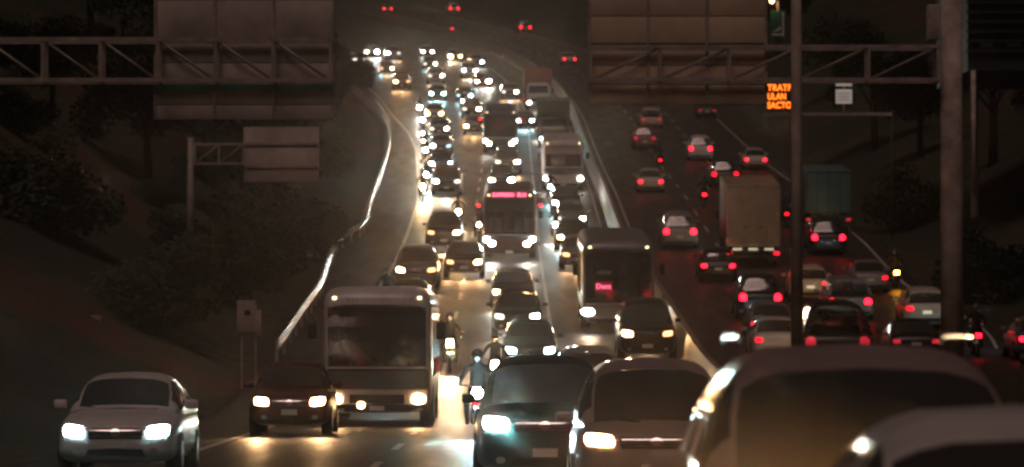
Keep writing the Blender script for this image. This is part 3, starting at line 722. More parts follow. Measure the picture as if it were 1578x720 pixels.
# roadside sign on a cantilever arm, left
D = 150.0
r = empty('roadside_sign', (pxX(293, D), D, ground_z(pxX(293, D), D))); tag(r, 'pale rounded back of a cantilever sign on its own post at the left bank', 'sign')
q = MB(); q.tube([(pxX(293, D), D, ground_z(pxX(293, D), D) - .3), (pxX(293, D), D, gz(212, D))], [.14, .11], 14); put(q, 'post', M['steel'], r)
q = MB(); truss(q, pxX(298, D), pxX(375, D), D - .1, gz(252, D), gz(222, D), .3, .035, .8, True); put(q, 'arm', M['steel'], r)
q = MB(); q.box(pxX(374, D), pxX(491, D), D + .25, D + .31, gz(280, D), gz(195, D), .028); put(q, 'panel', M['sign_back'], r)
q = MB()
for py in (221, 256): q.box(pxX(376, D), pxX(489, D), D + .18, D + .247, gz(py + 2, D), gz(py - 2, D))
put(q, 'rail', M['steel'], r)
# small sign low on the left
D = 112.0
r = empty('small_sign', (pxX(383, D), D, ground_z(pxX(383, D), D))); tag(r, 'small pale notched board on two legs at the foot of the left bank', 'sign')
X = pxX(383, D); zg = ground_z(X, D); q = MB(); q.box(X - .33, X + .20, D, D + .05, gz(512, D), gz(463, D), .015); q.box(X + .2, X + .36, D, D + .05, gz(518, D), gz(478, D), .015); put(q, 'board', M['sign_back'], r)
q = MB()
for s in (-.2, .2): q.box(X + s - .03, X + s + .03, D + .055, D + .11, zg - .2, gz(470, D))
put(q, 'leg', M['steel'], r)
q = MB(); q.box(X - .12, X + .05, D - .01, D - .001, gz(486, D), gz(478, D)); put(q, 'badge', M['trim'], r)
# concrete ditch walls far left
for i, (ya, yb_, D) in enumerate(((455, 478, 124.0), (486, 503, 116.0))):
    q = MB(); X0, X1 = pxX(-40, D), pxX(163 - 8 * i, D); q.box(X0, X1, D, D + .4, gz(yb_ + 12, D), gz(ya, D), .03); o = q.build('retaining_wall', M['concrete'])
    tag(o, ['upper low concrete wall at the far left below the red bank', 'lower low concrete wall at the far left, nearest the traffic'][i], 'wall')
# thin lamp post on the median
D = 68.0; X = pxX(1228, D)
r = empty('lamp_post', (X, D, 1.0)); tag(r, 'slim round lamp post rising from the median barrier right across the picture', 'lamp post')
q = MB(); q.tube([(X, D, .9), (X, D, 6), (X, D, 11)], [.11, .10, .08], 16); put(q, 'post', M['pole'], r)
q = MB(); q.tube([(X, D, 10.9), (X - .6, D, 11.4), (X - 1.6, D, 11.6)], .05, 8); put(q, 'arm', M['pole'], r)
q = MB(); q.box(X - 2.2, X - 1.5, D - .12, D + .12, 11.52, 11.66, .04); put(q, 'lamp_head', M['steel'], r)
# message sign gantry further up the outbound side
D = 200.0
PX1375 = pxX(1375, D); r = empty('message_gantry', (PX1375, D, ground_z(PX1375, D))); tag(r, 'thin cantilever gantry behind the slim lamp post carrying the orange message board', 'gantry')
q = MB(); q.tube([(PX1375, D, ground_z(PX1375, D) - .5), (PX1375, D, gz(172, D))], .06, 14); put(q, 'post', M['box_dark'], r)
q = MB(); q.box(pxX(1180, D), PX1375, D - .08, D + .08, gz(178, D), gz(173.5, D)); put(q, 'beam', M['steel'], r)
r = empty('message_board', (pxX(1204, D), D - .2, gz(171, D))); tag(r, 'glowing orange message board with three lines of letters', 'message board')
q = MB(); q.box(pxX(1180, D), pxX(1228, D), D - .35, D - .1, gz(171, D), gz(127, D), .02); put(q, 'housing', M['trim'], r)
for i, (t, py, sx) in enumerate((('TRATF', 136, 1.0), ('ULAN', 149.5, 1.0), ('SACTO', 163, 1.0))):
    o = text_mesh(t, .50, M['orange_led'], None, (pxX(1201 if i != 1 else 1197, D), D - .365, gz(py, D)), (PI / 2, 0, 0), bold=.012); o.parent = r; o.matrix_parent_inverse = Matrix.Translation(-Vector(r.location)); o.scale = ((1.22 / max(.1, o.dimensions.x)) if i != 1 else .92 / max(.1, o.dimensions.x), .9, 1)
r = empty('information_sign', (pxX(1300, D), D - .2, gz(160, D))); tag(r, 'small pale sign in two pieces to the right of the orange message board', 'sign')
for a_, b_ in ((133, 125.5), (160, 138)):
    q = MB(); q.box(pxX(1288, D), pxX(1313, D), D - .3, D - .24, gz(a_, D), gz(b_, D), .015); put(q, 'panel', M['white_led'], r)
q = MB()
for k in range(3): q.box(pxX(1291, D), pxX(1310, D), D - .32, D - .301, gz(145 + 5 * k, D), gz(143.6 + 5 * k, D))
q.box(pxX(1299, D), pxX(1302, D), D - .235, D - .17, gz(176, D), gz(127, D)); put(q, 'text_rows', M['steel'], r)
# small green sign and lamp above it
D = 150.0
r = empty('green_sign', (pxX(1200, D), D, gz(58, D))); tag(r, 'small green board with a white arrow beside the slim post near the top', 'sign')
q = MB(); q.box(pxX(1188, D), pxX(1211, D), D, D + .06, gz(58, D), gz(16, D), .015); put(q, 'board', M['sign_front'], r)
q = MB(); q.box(pxX(1206, D), pxX(1209, D), D - .012, D - .002, gz(56, D), gz(18, D)); q.box(pxX(1190, D), pxX(1206, D), D - .012, D - .002, gz(54, D), gz(51, D))
q.add([(pxX(1190, D), D - .012, gz(49, D)), (pxX(1204, D), D - .012, gz(40, D)), (pxX(1204, D), D - .012, gz(46, D))], [(0, 1, 2)]); put(q, 'arrow', M['plate'], r)
q = MB(); q.tube([(pxX(1200, D), D + .14, surf(9, D) - .5 if False else gz(70, D)), (pxX(1200, D), D + .14, gz(0, D))], .05, 8); q.tube([(pxX(1200, D), D + .14, gz(70, D)), (pxX(1222, D), D + .14, gz(74, D)), (pxX(1222, D), D + .14, surf(9, D))], .06, 8); put(q, 'bracket', M['steel'], r)
q = MB(); q.ball((pxX(1190, D), D - .1, gz(1, D)), .09, .09, .09); put(q, 'lamp', HL['warm_dim'], r)
# dark building at the top right
D = 190.0
r = empty('dark_building', (pxX(1560, D), D, gz(110, D))); tag(r, 'dark building with horizontal louvres at the top right', 'building')
q = MB(); q.box(pxX(1493, D), pxX(1760, D), D, D + 14, gz(108, D), gz(-60, D)); put(q, 'wall', M['facade'], r)
q = MB()
for k in range(7): q.box(pxX(1490, D), pxX(1765, D), D - .25, D - .01, gz(80 - 15 * k, D), gz(76 - 15 * k, D))
put(q, 'louvres', M['facade'], r)
for k, (a_, b_) in enumerate(((1512, 1530), (1552, 1576))):
    q = MB(); q.box(pxX(a_, D), pxX(b_, D), D - .04, D - .005, gz(72, D), gz(66, D)); put(q, 'window', M['sign_back'], r)
q = MB(); X = pxX(1501, D); q.tube([(X, D, gz(236, D) - 2), (X, D, gz(108, D))], .12, 10); put(q, 'column', M['pole'], r)
for X, yy in ((pxX(1640, D), D), (pxX(1540, D), D + 10)):
    q = MB(); q.tube([(X, yy, 5), (X, yy, gz(108, D))], .2, 10); put(q, 'column', M['pole'], r)

# ------------------------------------------------------------------ traffic
proto = {}
def get(kind):
    """first call hands out the prototype itself, later calls copy it with its parts"""
    if kind not in proto:
        if kind in CAR: o = make_car(kind)
        elif kind == 'motorcycle': o = make_motorcycle()
        elif kind == 'rider': o = make_rider()
        elif kind == 'driver': o = make_driver()
        proto[kind] = [o, False]
    o, used = proto[kind]
    if not used: proto[kind][1] = True; return o, True
    return copy_tree(o), False
def place(root, X, y, out=False, L=4.5, yaw=0):
    u = X - curve(y); th = math.atan((surf(u, y + 4) - surf(u, y)) / 4); cyaw = -math.atan((curve(y + 4) - curve(y)) / 4)
    if out:                                   # front points away: rear face at distance y
        Mx = Matrix.Rotation(th, 4, 'X') @ Matrix.Rotation(cyaw + yaw + PI, 4, 'Z'); loc = Vector((X, y, surf(u, y))) + Mx.to_3x3() @ Vector((0, -L, 0)) 
    else:
        Mx = Matrix.Rotation(th, 4, 'X') @ Matrix.Rotation(cyaw + yaw, 4, 'Z'); loc = Vector((X, y, surf(u, y)))
    root.rotation_euler = Mx.to_euler(); root.location = loc + Vector((0, 0, .012)); return root
LN = {k: c['L'] for k, c in CAR.items()}; LN['motorcycle'] = 1.95
LC = {'warm': WARM, 'white': WHITE, 'cool': COOL}
def beam(root, color, power, z=.65, y=-.06, w=1.3, ang=44):
    ld = bpy.data.lights.new('headlamp_beam', 'SPOT'); ld.energy = power; ld.color = color; ld.spot_size = R(ang); ld.spot_blend = 1.0; ld.shadow_soft_size = .09
    for s in ((-1, 1) if w else (0,)):
        o = bpy.data.objects.new('headlamp_beam', ld); COL.objects.link(o); o.parent = root; o.location = (s * w / 2, y, z); o.rotation_euler = (R(90 - 5.5), 0, PI)
def high_beam(root, color, power, z=.65, y=-.06, w=1.3, r_=.10):
    """narrow bright core of each headlamp, aimed level down the road"""
    ld = bpy.data.lights.new('headlamp_core', 'SPOT'); ld.energy = power; ld.color = color; ld.spot_size = R(9); ld.spot_blend = 1.0; ld.shadow_soft_size = r_ * 1.15
    for s in ((-1, 1) if w else (0,)):
        o = bpy.data.objects.new('headlamp_core', ld); COL.objects.link(o); o.parent = root; o.location = (s * w / 2, y - .03, z); o.rotation_euler = (R(90 + 1.2), 0, PI)
BEAM = 105.0
CORE = 90.0
VR = random.Random(5)
BODY = ('body', 'cabin', 'wing_mirror')
def car(kind, px, y, color, label, out=False, lamp='white', dim=False, cat='car', power=1.0, group=None, tail=None, oneoff=None, single=True, yaw=0):
    o, first = get(kind); X = pxX(px, y); place(o, X, y, out, LN[kind], yaw)
    setmat(o, BODY, P[color])
    if not out or lamp != 'white': setmat(o, ('headlight',), HL[lamp + ('_dim' if dim else '')])
    else: setmat(o, ('headlight',), HL['white_dim'])
    setmat(o, ('tail_light',), M[tail or 'tail'])
    if not out and not dim:           # lamps are aimed and aged differently: one of a pair often looks weaker
        hs = [ch for ch in o.children if ch.name.startswith('headlight')]; rv = VR.random()
        if y > 100 and rv < .42: hs[VR.randrange(2)].material_slots[0].material = HL[lamp + '_weak']
        elif y > 100 and rv < .68 or kind == 'suv' and y == 49: hs[0 if y == 49 else VR.randrange(2)].material_slots[0].material = HL[lamp + '_strong']
    if not out and not dim: high_beam(o, LC[lamp], CORE * power * (1 if y < 150 else VR.choice((.2, .5, 1.5, 5))), z=CAR[kind]['hood'] - .145, w=1.3 * CAR[kind]['W'] / 1.8)
    if not out and not dim: beam(o, LC[lamp], BEAM * power * 2 if y > 150 else BEAM * min(1.2, power), z=CAR[kind]['hood'] - .15, w=0 if y > 150 else 1.3)
    tag(o, label, cat, group or ('oncoming cars with headlamps on' if not out else 'outbound cars with red tail lamps'))
    return o
def moto(px, y, label, rider_label, out=False, lamp='white', color='red', power=.8, tail=None, dim=False):
    o, first = get('motorcycle'); X = pxX(px, y); place(o, X, y, out, 1.95)
    setmat(o, ('fuel_tank',), P[color]); setmat(o, ('headlight',), HL[lamp + ('_dim' if dim else '')]); setmat(o, ('tail_light',), M[tail or 'tail_bright'])
    if power >= .8 and not out: setmat(o, ('headlight',), HL[lamp + '_strong'])
    if not out and not dim: high_beam(o, LC[lamp], CORE * power * 2.2, z=.9, y=.36, w=0, r_=.09)
    if not out and not dim: beam(o, LC[lamp], BEAM * power, z=.9, y=.40, w=0)
    tag(o, label, 'motorcycle', 'motorcycles among the traffic')
    p_, f_ = get('rider'); p_.location = o.location; p_.rotation_euler = o.rotation_euler; tag(p_, rider_label, 'person', 'motorcycle riders')
    return o

# --- the nearest vehicles, lower right
suv = car('suv', 1388, 17.8, 'rose', 'large grey off-roader with a broad dark windscreen filling the lower right', lamp='warm', power=1.6)
wh = car('hatchback', 1735, 12.5, 'white', 'white car cut by the lower right corner, only roof and windscreen in view', lamp='warm', power=.8)
vn = car('minivan', 1012, 44.2, 'rose', 'beige van with a pale roof just left of the large grey off-roader', lamp='warm', cat='van', power=.8)
gc = car('suv', 840, 49.0, 'green', 'dark green saloon with a dazzling headlamp beside the beige van', lamp='cool', power=6.0)
wc = car('sedan', 178, 53.2, 'white', 'white saloon with cool headlamps alone at the lower left', lamp='cool', power=1.0)
car('hatchback', 446, 79.5, 'maroon', 'dark maroon hatchback with warm headlamps beside the white bus', lamp='warm', power=1.2)
wc.scale = (.97, 1, .97); wh.scale = (1.04, 1, 1.0); vn.scale = (1.08, 1, .84); gc.scale = (.98, 1, .95)
M['pale_seat'] = mat('pale_seat_cloth', (.42, .37, .33), .9)
for o in (vn, wh): setmat(o, ('seat',), M['pale_seat'])
q = MB(); q.box(-.24, .22, 1.72, 1.74, 1.24, 1.34, .008); q.build('reflection_patch', M['plate'], wh)  # pale box inside the windscreen, standing in for a reflection on the glass
# --- white city bus
def finish_bus(style, px, y, bodymat, label, X=None, lamp=None):
    root, pt, wz0, wz1, hw, H = make_bus(style); setmat(root, ('body',), bodymat)
    return root, pt, wz0, wz1, hw, H
root, pt, wz0, wz1, hw, H = finish_bus('city_bus', 581, 89, P['white'], '')
pt('lower_panel', M['bus_blue'], [(-.93 * hw, .84), (.93 * hw, .84), (.93 * hw, 1.26), (-.93 * hw, 1.26)], nu=10, nv=4, off=.012)
pt('grille', M['trim'], [(-.5 * hw, .52), (.5 * hw, .52), (.5 * hw, .72), (-.5 * hw, .72)], nu=8, nv=3, off=.012)
pt('fog_lamp', HL['warm_dim'], [(-.45, .40), (-.27, .40), (-.27, .56), (-.45, .56)], nu=4, nv=4, rnd=.9, off=.07)
q = MB(); vv, ff = patch(bvh_of([(-2, -.13, 0), (2, -.13, 0), (2, -.13, 4), (-2, -.13, 4)], [(0, 1, 2, 3)]), [(-1.05, 2.36), (-.86, 2.36), (-.86, 2.55), (-1.05, 2.55)], '-y', nu=6, nv=6, rnd=1, off=.0, depth=.01); q.add(vv, ff); q.build('sticker', M['curtain'], root)
q = MB()   # pale cloth bunched behind the glass on one side
v = []; n = 14; m2 = 10
for j in range(m2 + 1):
    for i in range(n + 1):
        u, w_ = i / n, j / m2; v.append((-1.02 + u * (1.02 - .42 * w_) * (1 - .2 * w_), .30 + .05 * math.sin(u * 19), 1.38 + w_ * (.42 + .5 * u * (1.2 - u))))
q.add(v, [(j * (n + 1) + i, j * (n + 1) + i + 1, (j + 1) * (n + 1) + i + 1, (j + 1) * (n + 1) + i) for j in range(m2) for i in range(n)], True); q.build('windscreen_cloth', M['curtain'], root)
text_mesh('5 1 2', .12, M['trim'], root, (-.55, -.165, 2.86), (PI / 2, 0, 0), name='route_number')
place(root, pxX(581, 89), 89); tag(root, 'white city bus with a teal band under its wide windscreen, left of centre', 'bus', 'buses in the traffic')
beam(root, WARM, BEAM, z=.62, w=1.9); high_beam(root, WARM, CORE * .8, z=.62, y=-.2, w=1.9)
for k, (dx, dy, nm) in enumerate(((-.6, 4.2, 'second row'), (.5, 5.05, 'third row'), (-.9, 5.05, 'third row by the window'))):
    p_, _ = get('driver'); p_.location = root.location + Vector((dx, dy - .7, 1.25)); tag(p_, 'passenger in dark clothes seated in the white city bus, ' + nm, 'person', 'passengers in the white bus')
d_, _ = get('driver'); d_.location = root.location + Vector((.55, 1.25, 1.22)); tag(d_, 'person driving the white city bus, dark top, hands on the wheel', 'person')
# --- coach with red destination board
root, pt, wz0, wz1, hw, H = finish_bus('coach', 785, 183, P['grey'], '')
setmat(root, ('body',), P['maroon'])
pt('destination_board', M['red_panel'], [(-.80, 2.98), (.80, 2.98), (.80, 3.22), (-.80, 3.22)], nu=8, nv=2, off=.03, depth=.08)
text_mesh('EXPRESO  BUS', .24, M['red_led'], root, (0, -.175, 3.10), (PI / 2, 0, 0), name='destination_lettering', bold=.006)
place(root, pxX(785, 183), 183); tag(root, 'coach with a glowing red destination board in the middle of the road', 'bus', 'buses in the traffic')
beam(root, WHITE, BEAM * 1.6, z=.8, w=1.7); high_beam(root, WHITE, CORE * 2, z=.8, y=-.2, w=1.65); high_beam(root, WHITE, CORE * 1.5, z=1.0, y=-.2, w=2.2)
# --- dark coach with red panel behind glass
root, pt, wz0, wz1, hw, H = finish_bus('dark_coach', 953, 133, P['silver'], '')
q = MB(); q.box(-.80, -.22, .10, .16, 1.42, 1.74, .01); q.build('route_panel', M['red_panel'], root)
text_mesh('Dent', .24, M['red_led'], root, (-.51, .085, 1.58), (PI / 2, 0, 0), name='route_lettering', bold=.005)
q = MB(); q.box(-.75, -.25, .14, .18, 2.0, 2.12, .01); q.build('notice_card', M['curtain'], root)
place(root, pxX(953, 133), 133); tag(root, 'tall coach with a dark windscreen and small red route panel beside the median', 'bus', 'buses in the traffic')
beam(root, WARM, BEAM, z=.72, w=2.0); high_beam(root, WARM, CORE, z=.72, y=-.2, w=2.1)
# --- further buses
def dup_bus(src_style, px, y, bodymat, label, lamp='white'):
    root, pt, wz0, wz1, hw, H = make_bus(src_style); setmat(root, ('body',), bodymat); setmat(root, ('headlight',), HL[lamp]); place(root, pxX(px, y), y); tag(root, label, 'bus', 'buses in the traffic'); beam(root, LC[lamp], BEAM * 1.8, z=.7, w=0); return root, pt
b3, pt3 = dup_bus('minibus', 868, 236, P['white'], 'pale bus with a deep blank brow over its windscreen, beside the median')
b4, pt4 = dup_bus('coach', 771, 284, P['blue'], 'dark coach with small roof lamps behind the one with the red board', 'white')
# --- front-facing lorries
t = make_truck(M['box_red'], 2.5, 2.6, 6); place(t, pxX(830, 352), 352); tag(t, 'lorry with a rust coloured cargo box far up the oncoming road', 'lorry'); beam(t, WHITE, BEAM * 2, z=.8, w=0)
t = make_truck(M['box_dark'], 2.5, 2.5, 6); place(t, pxX(853, 292), 292); tag(t, 'dark lorry with wide-set headlamps above the pale bus', 'lorry'); beam(t, COOL, BEAM * 2, z=.8, w=0); setmat(t, ('headlight',), HL['cool']); setmat(t, ('cab',), P['black'])
# --- oncoming cars
C = [
 ('minivan', 908, 98, 'silver', 'warm', 1, 'silver van roof with a warm glint behind the beige van'),
 ('suv', 998, 121, 'black', 'warm', 0, 'black off-roader with two headlamps right under the dark coach'),
 ('sedan', 817, 117, 'green', 'cool', 0, 'dark saloon with cool headlamps straight behind the green saloon'),
 ('hatchback', 797, 131, 'black', 'white', 0, 'black hatchback close behind the saloon with cool headlamps'),
 ('sedan', 790, 146, 'grey', 'warm', 0, 'grey saloon in front of the coach with the red board'),
 ('sedan', 629, 138, 'black', 'warm', 1, 'black saloon roof showing just above the white city bus'),
 ('suv', 641, 158, 'grey', 'warm', 0, 'grey off-roader second in line behind the white city bus'),
 ('hatchback', 715, 168, 'maroon', 'warm', 0, 'maroon hatchback straddling lanes left of the red board coach'),
 ('suv', 684, 191, 'black', 'warm', 0, 'black off-roader on a bright patch of road, left lane'),
 ('suv', 688, 232, 'grey', 'white', 0, 'tall grey car with evenly spaced headlamps in the left lane'),
 ('hatchback', 679, 258, 'blue', 'cool', 0, 'blue hatchback with cool lamps in the left lane'),
 ('sedan', 679, 284, 'silver', 'cool', 0, 'silver saloon with blue-white headlamps, left lane'),
 ('sedan', 677, 309, 'black', 'white', 0, 'black saloon with white headlamps near the bend of the edge line'),
 ('hatchback', 669, 333, 'silver', 'warm', 0, 'silver hatchback beside the start of the widened left lane'),
 ('sedan', 674, 372, 'grey', 'cool', 0, 'grey saloon with small cool headlamps in the far left lane'),
 ('suv', 672, 405, 'white', 'white', 0, 'white off-roader far up the left lane'),
 ('sedan', 663, 440, 'black', 'white', 0, 'black saloon near the crest in the second lane'),
 ('suv', 619, 392, 'maroon', 'warm', 0, 'maroon off-roader with a starry warm headlamp where the road widens'),
 ('sedan', 596, 428, 'silver', 'warm', 0, 'silver saloon behind the one with the starry headlamp'),
 ('sedan', 553, 452, 'black', 'white', 0, 'leftmost saloon on the far bend'),
 ('hatchback', 573, 474, 'white', 'white', 0, 'white hatchback on the far bend beside the green verge'),
 ('suv', 606, 466, 'grey', 'white', 0, 'grey off-roader with a tall bright lamp on the far bend'),
 ('sedan', 659, 476, 'silver', 'white', 0, 'silver saloon on the crest behind the black saloon'),
 ('sedan', 702, 462, 'beige', 'warm', 0, 'beige saloon on the crest in the third lane'),
 ('hatchback', 735, 444, 'blue', 'cool', 0, 'blue hatchback with teal lamps near the crest, inner lane'),
 ('suv', 724, 418, 'white', 'white', 0, 'white off-roader in the middle of the far cluster'),
 ('sedan', 744, 397, 'red', 'white', 0, 'red saloon below the far cluster in the inner lane'),
 ('hatchback', 786, 374, 'silver', 'white', 0, 'silver hatchback left of the rust coloured lorry'),
 ('sedan', 716, 368, 'black', 'cool', 0, 'black saloon with cool lamps in the middle lane far up'),
 ('suv', 727, 338, 'green', 'white', 0, 'green off-roader left of the dark coach roof'),
 ('hatchback', 730, 312, 'grey', 'warm', 0, 'grey hatchback straddling the line left of the dark coach'),
 ('sedan', 809, 322, 'maroon', 'cool', 0, 'maroon saloon between the dark coach and the dark lorry'),
 ('hatchback', 773, 236, 'black', 'white', 0, 'black hatchback right behind the coach with the red board'),
 ('suv', 782, 257, 'grey', 'white', 0, 'grey off-roader in the middle lane in front of the dark coach'),
 ('sedan', 872, 217, 'black', 'white', 0, 'black saloon directly in front of the pale bus'),
 ('hatchback', 880, 204, 'grey', 'white', 0, 'grey hatchback second in front of the pale bus'),
 ('sedan', 882, 191, 'black', 'warm', 0, 'black saloon with warm lamps third in front of the pale bus'),
 ('hatchback', 893, 175, 'silver', 'warm', 0, 'silver hatchback peeping out behind the tall dark coach'),
]
for kind, px, y, colr, lamp, dim, lab in C: car(kind, px, y, colr, lab, lamp=lamp, dim=bool(dim), power=1.0)
# --- oncoming motorcycles
for px, y, lamp, colr, pw, lab in [
 (735, 76, 'cool', 'blue', .8, 'just left of the dark green saloon'),
 (693, 116, 'warm', 'red', 3.5, 'with the strongest warm headlamp, right of the white city bus'),
 (763, 106, 'warm', 'grey', .8, 'left of the saloon with cool headlamps'),
 (594, 141, 'white', 'black', .5, 'peeping over the left roof corner of the white bus'),
 (706, 206, 'warm', 'red', .8, 'right of the black off-roader on the bright patch'),
 (738, 196, 'white', 'silver', .5, 'at the left side of the coach with the red board'),
 (857, 196, 'white', 'black', 1, 'right of the coach with the red board, first in file'),
 (848, 226, 'cool', 'blue', .6, 'at the left corner of the pale bus'),
 (656, 249, 'warm', 'red', .8, 'on the left line, lowest of the file there'),
 (655, 272, 'white', 'grey', .8, 'on the left line, second of the file there'),
 (653, 296, 'white', 'black', .8, 'on the left line, third of the file there'),
 (651, 318, 'white', 'silver', .8, 'on the left line, topmost of the file there'),
 (713, 352, 'white', 'black', .6, 'between the far left and middle lanes'),
 (828, 306, 'warm', 'red', .6, 'left of the dark lorry with wide-set headlamps'),
 (646, 340, 'white', 'grey', .8, 'added to the left glare streak, above the file'),  # this one and those below are added to strengthen the bright left-edge streak
 (657, 238, 'cool', 'black', .8, 'added to the left glare streak, behind the lowest of the file'),
 (654, 284, 'warm', 'white', .8, 'added to the left glare streak, in the middle of the file'),
 (651, 226, 'warm', 'maroon', .8, 'added to the left glare streak, left of the tall grey car')]:
    moto(px, y, 'motorcycle with lit headlamp ' + lab, 'rider on the motorcycle ' + lab, lamp=lamp, color=colr, power=pw)
# --- outbound lorries
t = make_truck(M['box_tan'], 2.55, 2.9, 6)
for k in range(5):
    q = MB(); q.box(1.21, 1.262, 8.1 + .002, 8.14, 1.3 + .55 * k, 1.42 + .55 * k); q.build('side_reflector', M['tail_dull'], t)
for k in range(8):
    q = MB(); q.box((-1.2 if k % 2 else 1.06), (-1.06 if k % 2 else 1.2), 8.132, 8.15, 1.35 + .62 * (k // 2), 1.40 + .62 * (k // 2)); q.build('hinge', M['steel'], t)
for x in (-.35, .35):
    q = MB(); q.box(x - .12, x + .12, 8.135, 8.165, 1.95, 2.0); q.build('latch', M['trim'], t)
q = MB(); q.box(-.2, .2, 8.1, 8.13, 1.08, 1.18); q.build('number_plate', M['plate'], t)
place(t, pxX(1161, 184), 184, True, 8.3); tag(t, 'tall tan box lorry seen from behind with three pale lamps under its doors', 'lorry', 'outbound lorries')
bv_ = car('minivan', 1291, 116, 'black', 'large black van behind the slim lamp post, right above the big off-roader', out=True, tail='tail_dull', cat='van'); bv_.scale = (1.24, 1, 1.12); setmat(bv_, ('rear_plate',), M['trim'])
t = make_truck(M['box_teal'], 2.4, 2.2, 6); place(t, pxX(1277, 203), 203, True, 8.1); tag(t, 'lorry with a dark teal cover to the right of the tan box lorry', 'lorry', 'outbound lorries'); setmat(t, ('lamp_bar', 'door_frame'), M['trim']); setmat(t, ('tail_light',), M['tail_dull'])
# --- outbound cars
O = [
 ('sedan', 1199, 127, 'white', 'tail', 'white saloon partly hidden by the slim lamp post, nearest of its lane'),
 ('sedan', 1190, 138, 'silver', 'tail', 'silver saloon next ahead of the one half hidden by the lamp post'),
 ('suv', 1172, 151, 'black', 'tail_bright', 'black off-roader below the tan box lorry'),
 ('hatchback', 1107, 177, 'black', 'tail_bright', 'black hatchback with wide red lamps at the lower left of the tan lorry'),
 ('minivan', 1310, 151, 'silver', 'tail_bright', 'silver people carrier with big rear window above the large black van'),
 ('hatchback', 1249, 163, 'cream', 'tail_bright', 'cream hatchback with a lit plate left of the people carrier'),
 ('suv', 1277, 190, 'black', 'tail_bright', 'black off-roader below the teal covered lorry'),
 ('sedan', 1342, 169, 'silver', 'tail', 'silver saloon at an angle near the amber lamp'),
 ('hatchback', 1429, 146, 'cream', 'tail', 'cream hatchback just left of the thick gantry pole'),
 ('sedan', 1412, 125, 'black', 'tail_dull', 'black saloon with low red lamps at the foot of the thick pole'),
 ('suv', 1048, 193, 'silver', 'tail_bright', 'silver off-roader left of the tan box lorry'),
 ('sedan', 1003, 234, 'cream', 'tail_bright', 'cream saloon with brake lamps nearest the median'),
 ('suv', 1080, 275, 'white', 'tail_bright', 'white off-roader in the middle outbound lane'),
 ('sedan', 1165, 263, 'white', 'tail_bright', 'white saloon straight above the tan box lorry'),
 ('suv', 1118, 239, 'black', 'tail', 'black off-roader at the upper left of the tan lorry'),
 ('suv', 994, 290, 'red', 'tail_dull', 'red off-roader beside the top of the median'),
 ('minivan', 1004, 322, 'cream', 'tail_dull', 'cream van ahead of the red off-roader'),
 ('sedan', 1090, 338, 'black', 'tail_dull', 'black saloon far ahead of the white off-roader'),
 ('sedan', 1606, 128, 'grey', 'tail_bright', 'grey saloon cut by the right border'),
 ('sedan', 878, 452, 'white', 'tail_bright', 'white saloon climbing past the end of the oncoming queue'),
 ('suv', 810, 560, 'silver', 'tail_bright', 'silver off-roader far up the outbound hill'),
 ('sedan', 690, 560, 'black', 'tail_bright', 'black saloon on the far hill above the oncoming queue'),
 ('suv', 700, 650, 'white', 'tail_bright', 'white off-roader near the top of the far hill'),
 ('sedan', 597, 655, 'silver', 'tail_bright', 'silver saloon at the top left of the far hill'),
]
for kind, px, y, colr, tl, lab in O:
    o = car(kind, px, y, colr, lab, out=True, tail=tl)
    if px in (1249, 1429): setmat(o, ('rear_plate',), M['plate_lit'])
for px, y, colr, lab, tl in [(1508, 131, 'black', 'with a strong red lamp right of the thick gantry pole', 'tail_bright'), (1382, 173, 'grey', 'with an amber lamp left of the thick gantry pole', 'amber'),
     (1086, 222, 'black', 'with a red lamp below the upper left black off-roader', 'tail_bright'), (1018, 262, 'white', 'under the red off-roader at the median', 'tail'), (1213, 207, 'black', 'at the right side of the tan box lorry', 'tail')]:
    moto(px, y, 'outbound motorcycle ' + lab, 'rider on the motorcycle ' + lab, out=True, color=colr, tail=tl, dim=True)
# drivers of the closest cars
for o, dx, dy, dz, lab in ((suv, .36, 2.22, .78, 'person at the wheel of the large grey off-roader, dark top'), (vn, .36, 1.95, .78, 'person at the wheel of the beige van, dark top'), (gc, .36, 2.12, .56, 'person at the wheel of the dark green saloon, dark top'), (wh, .36, 1.95, .60, 'person at the wheel of the white corner car, dark top')):
    p_, _ = get('driver'); p_.location = o.location + Vector((dx, dy, dz)); tag(p_, lab, 'person')

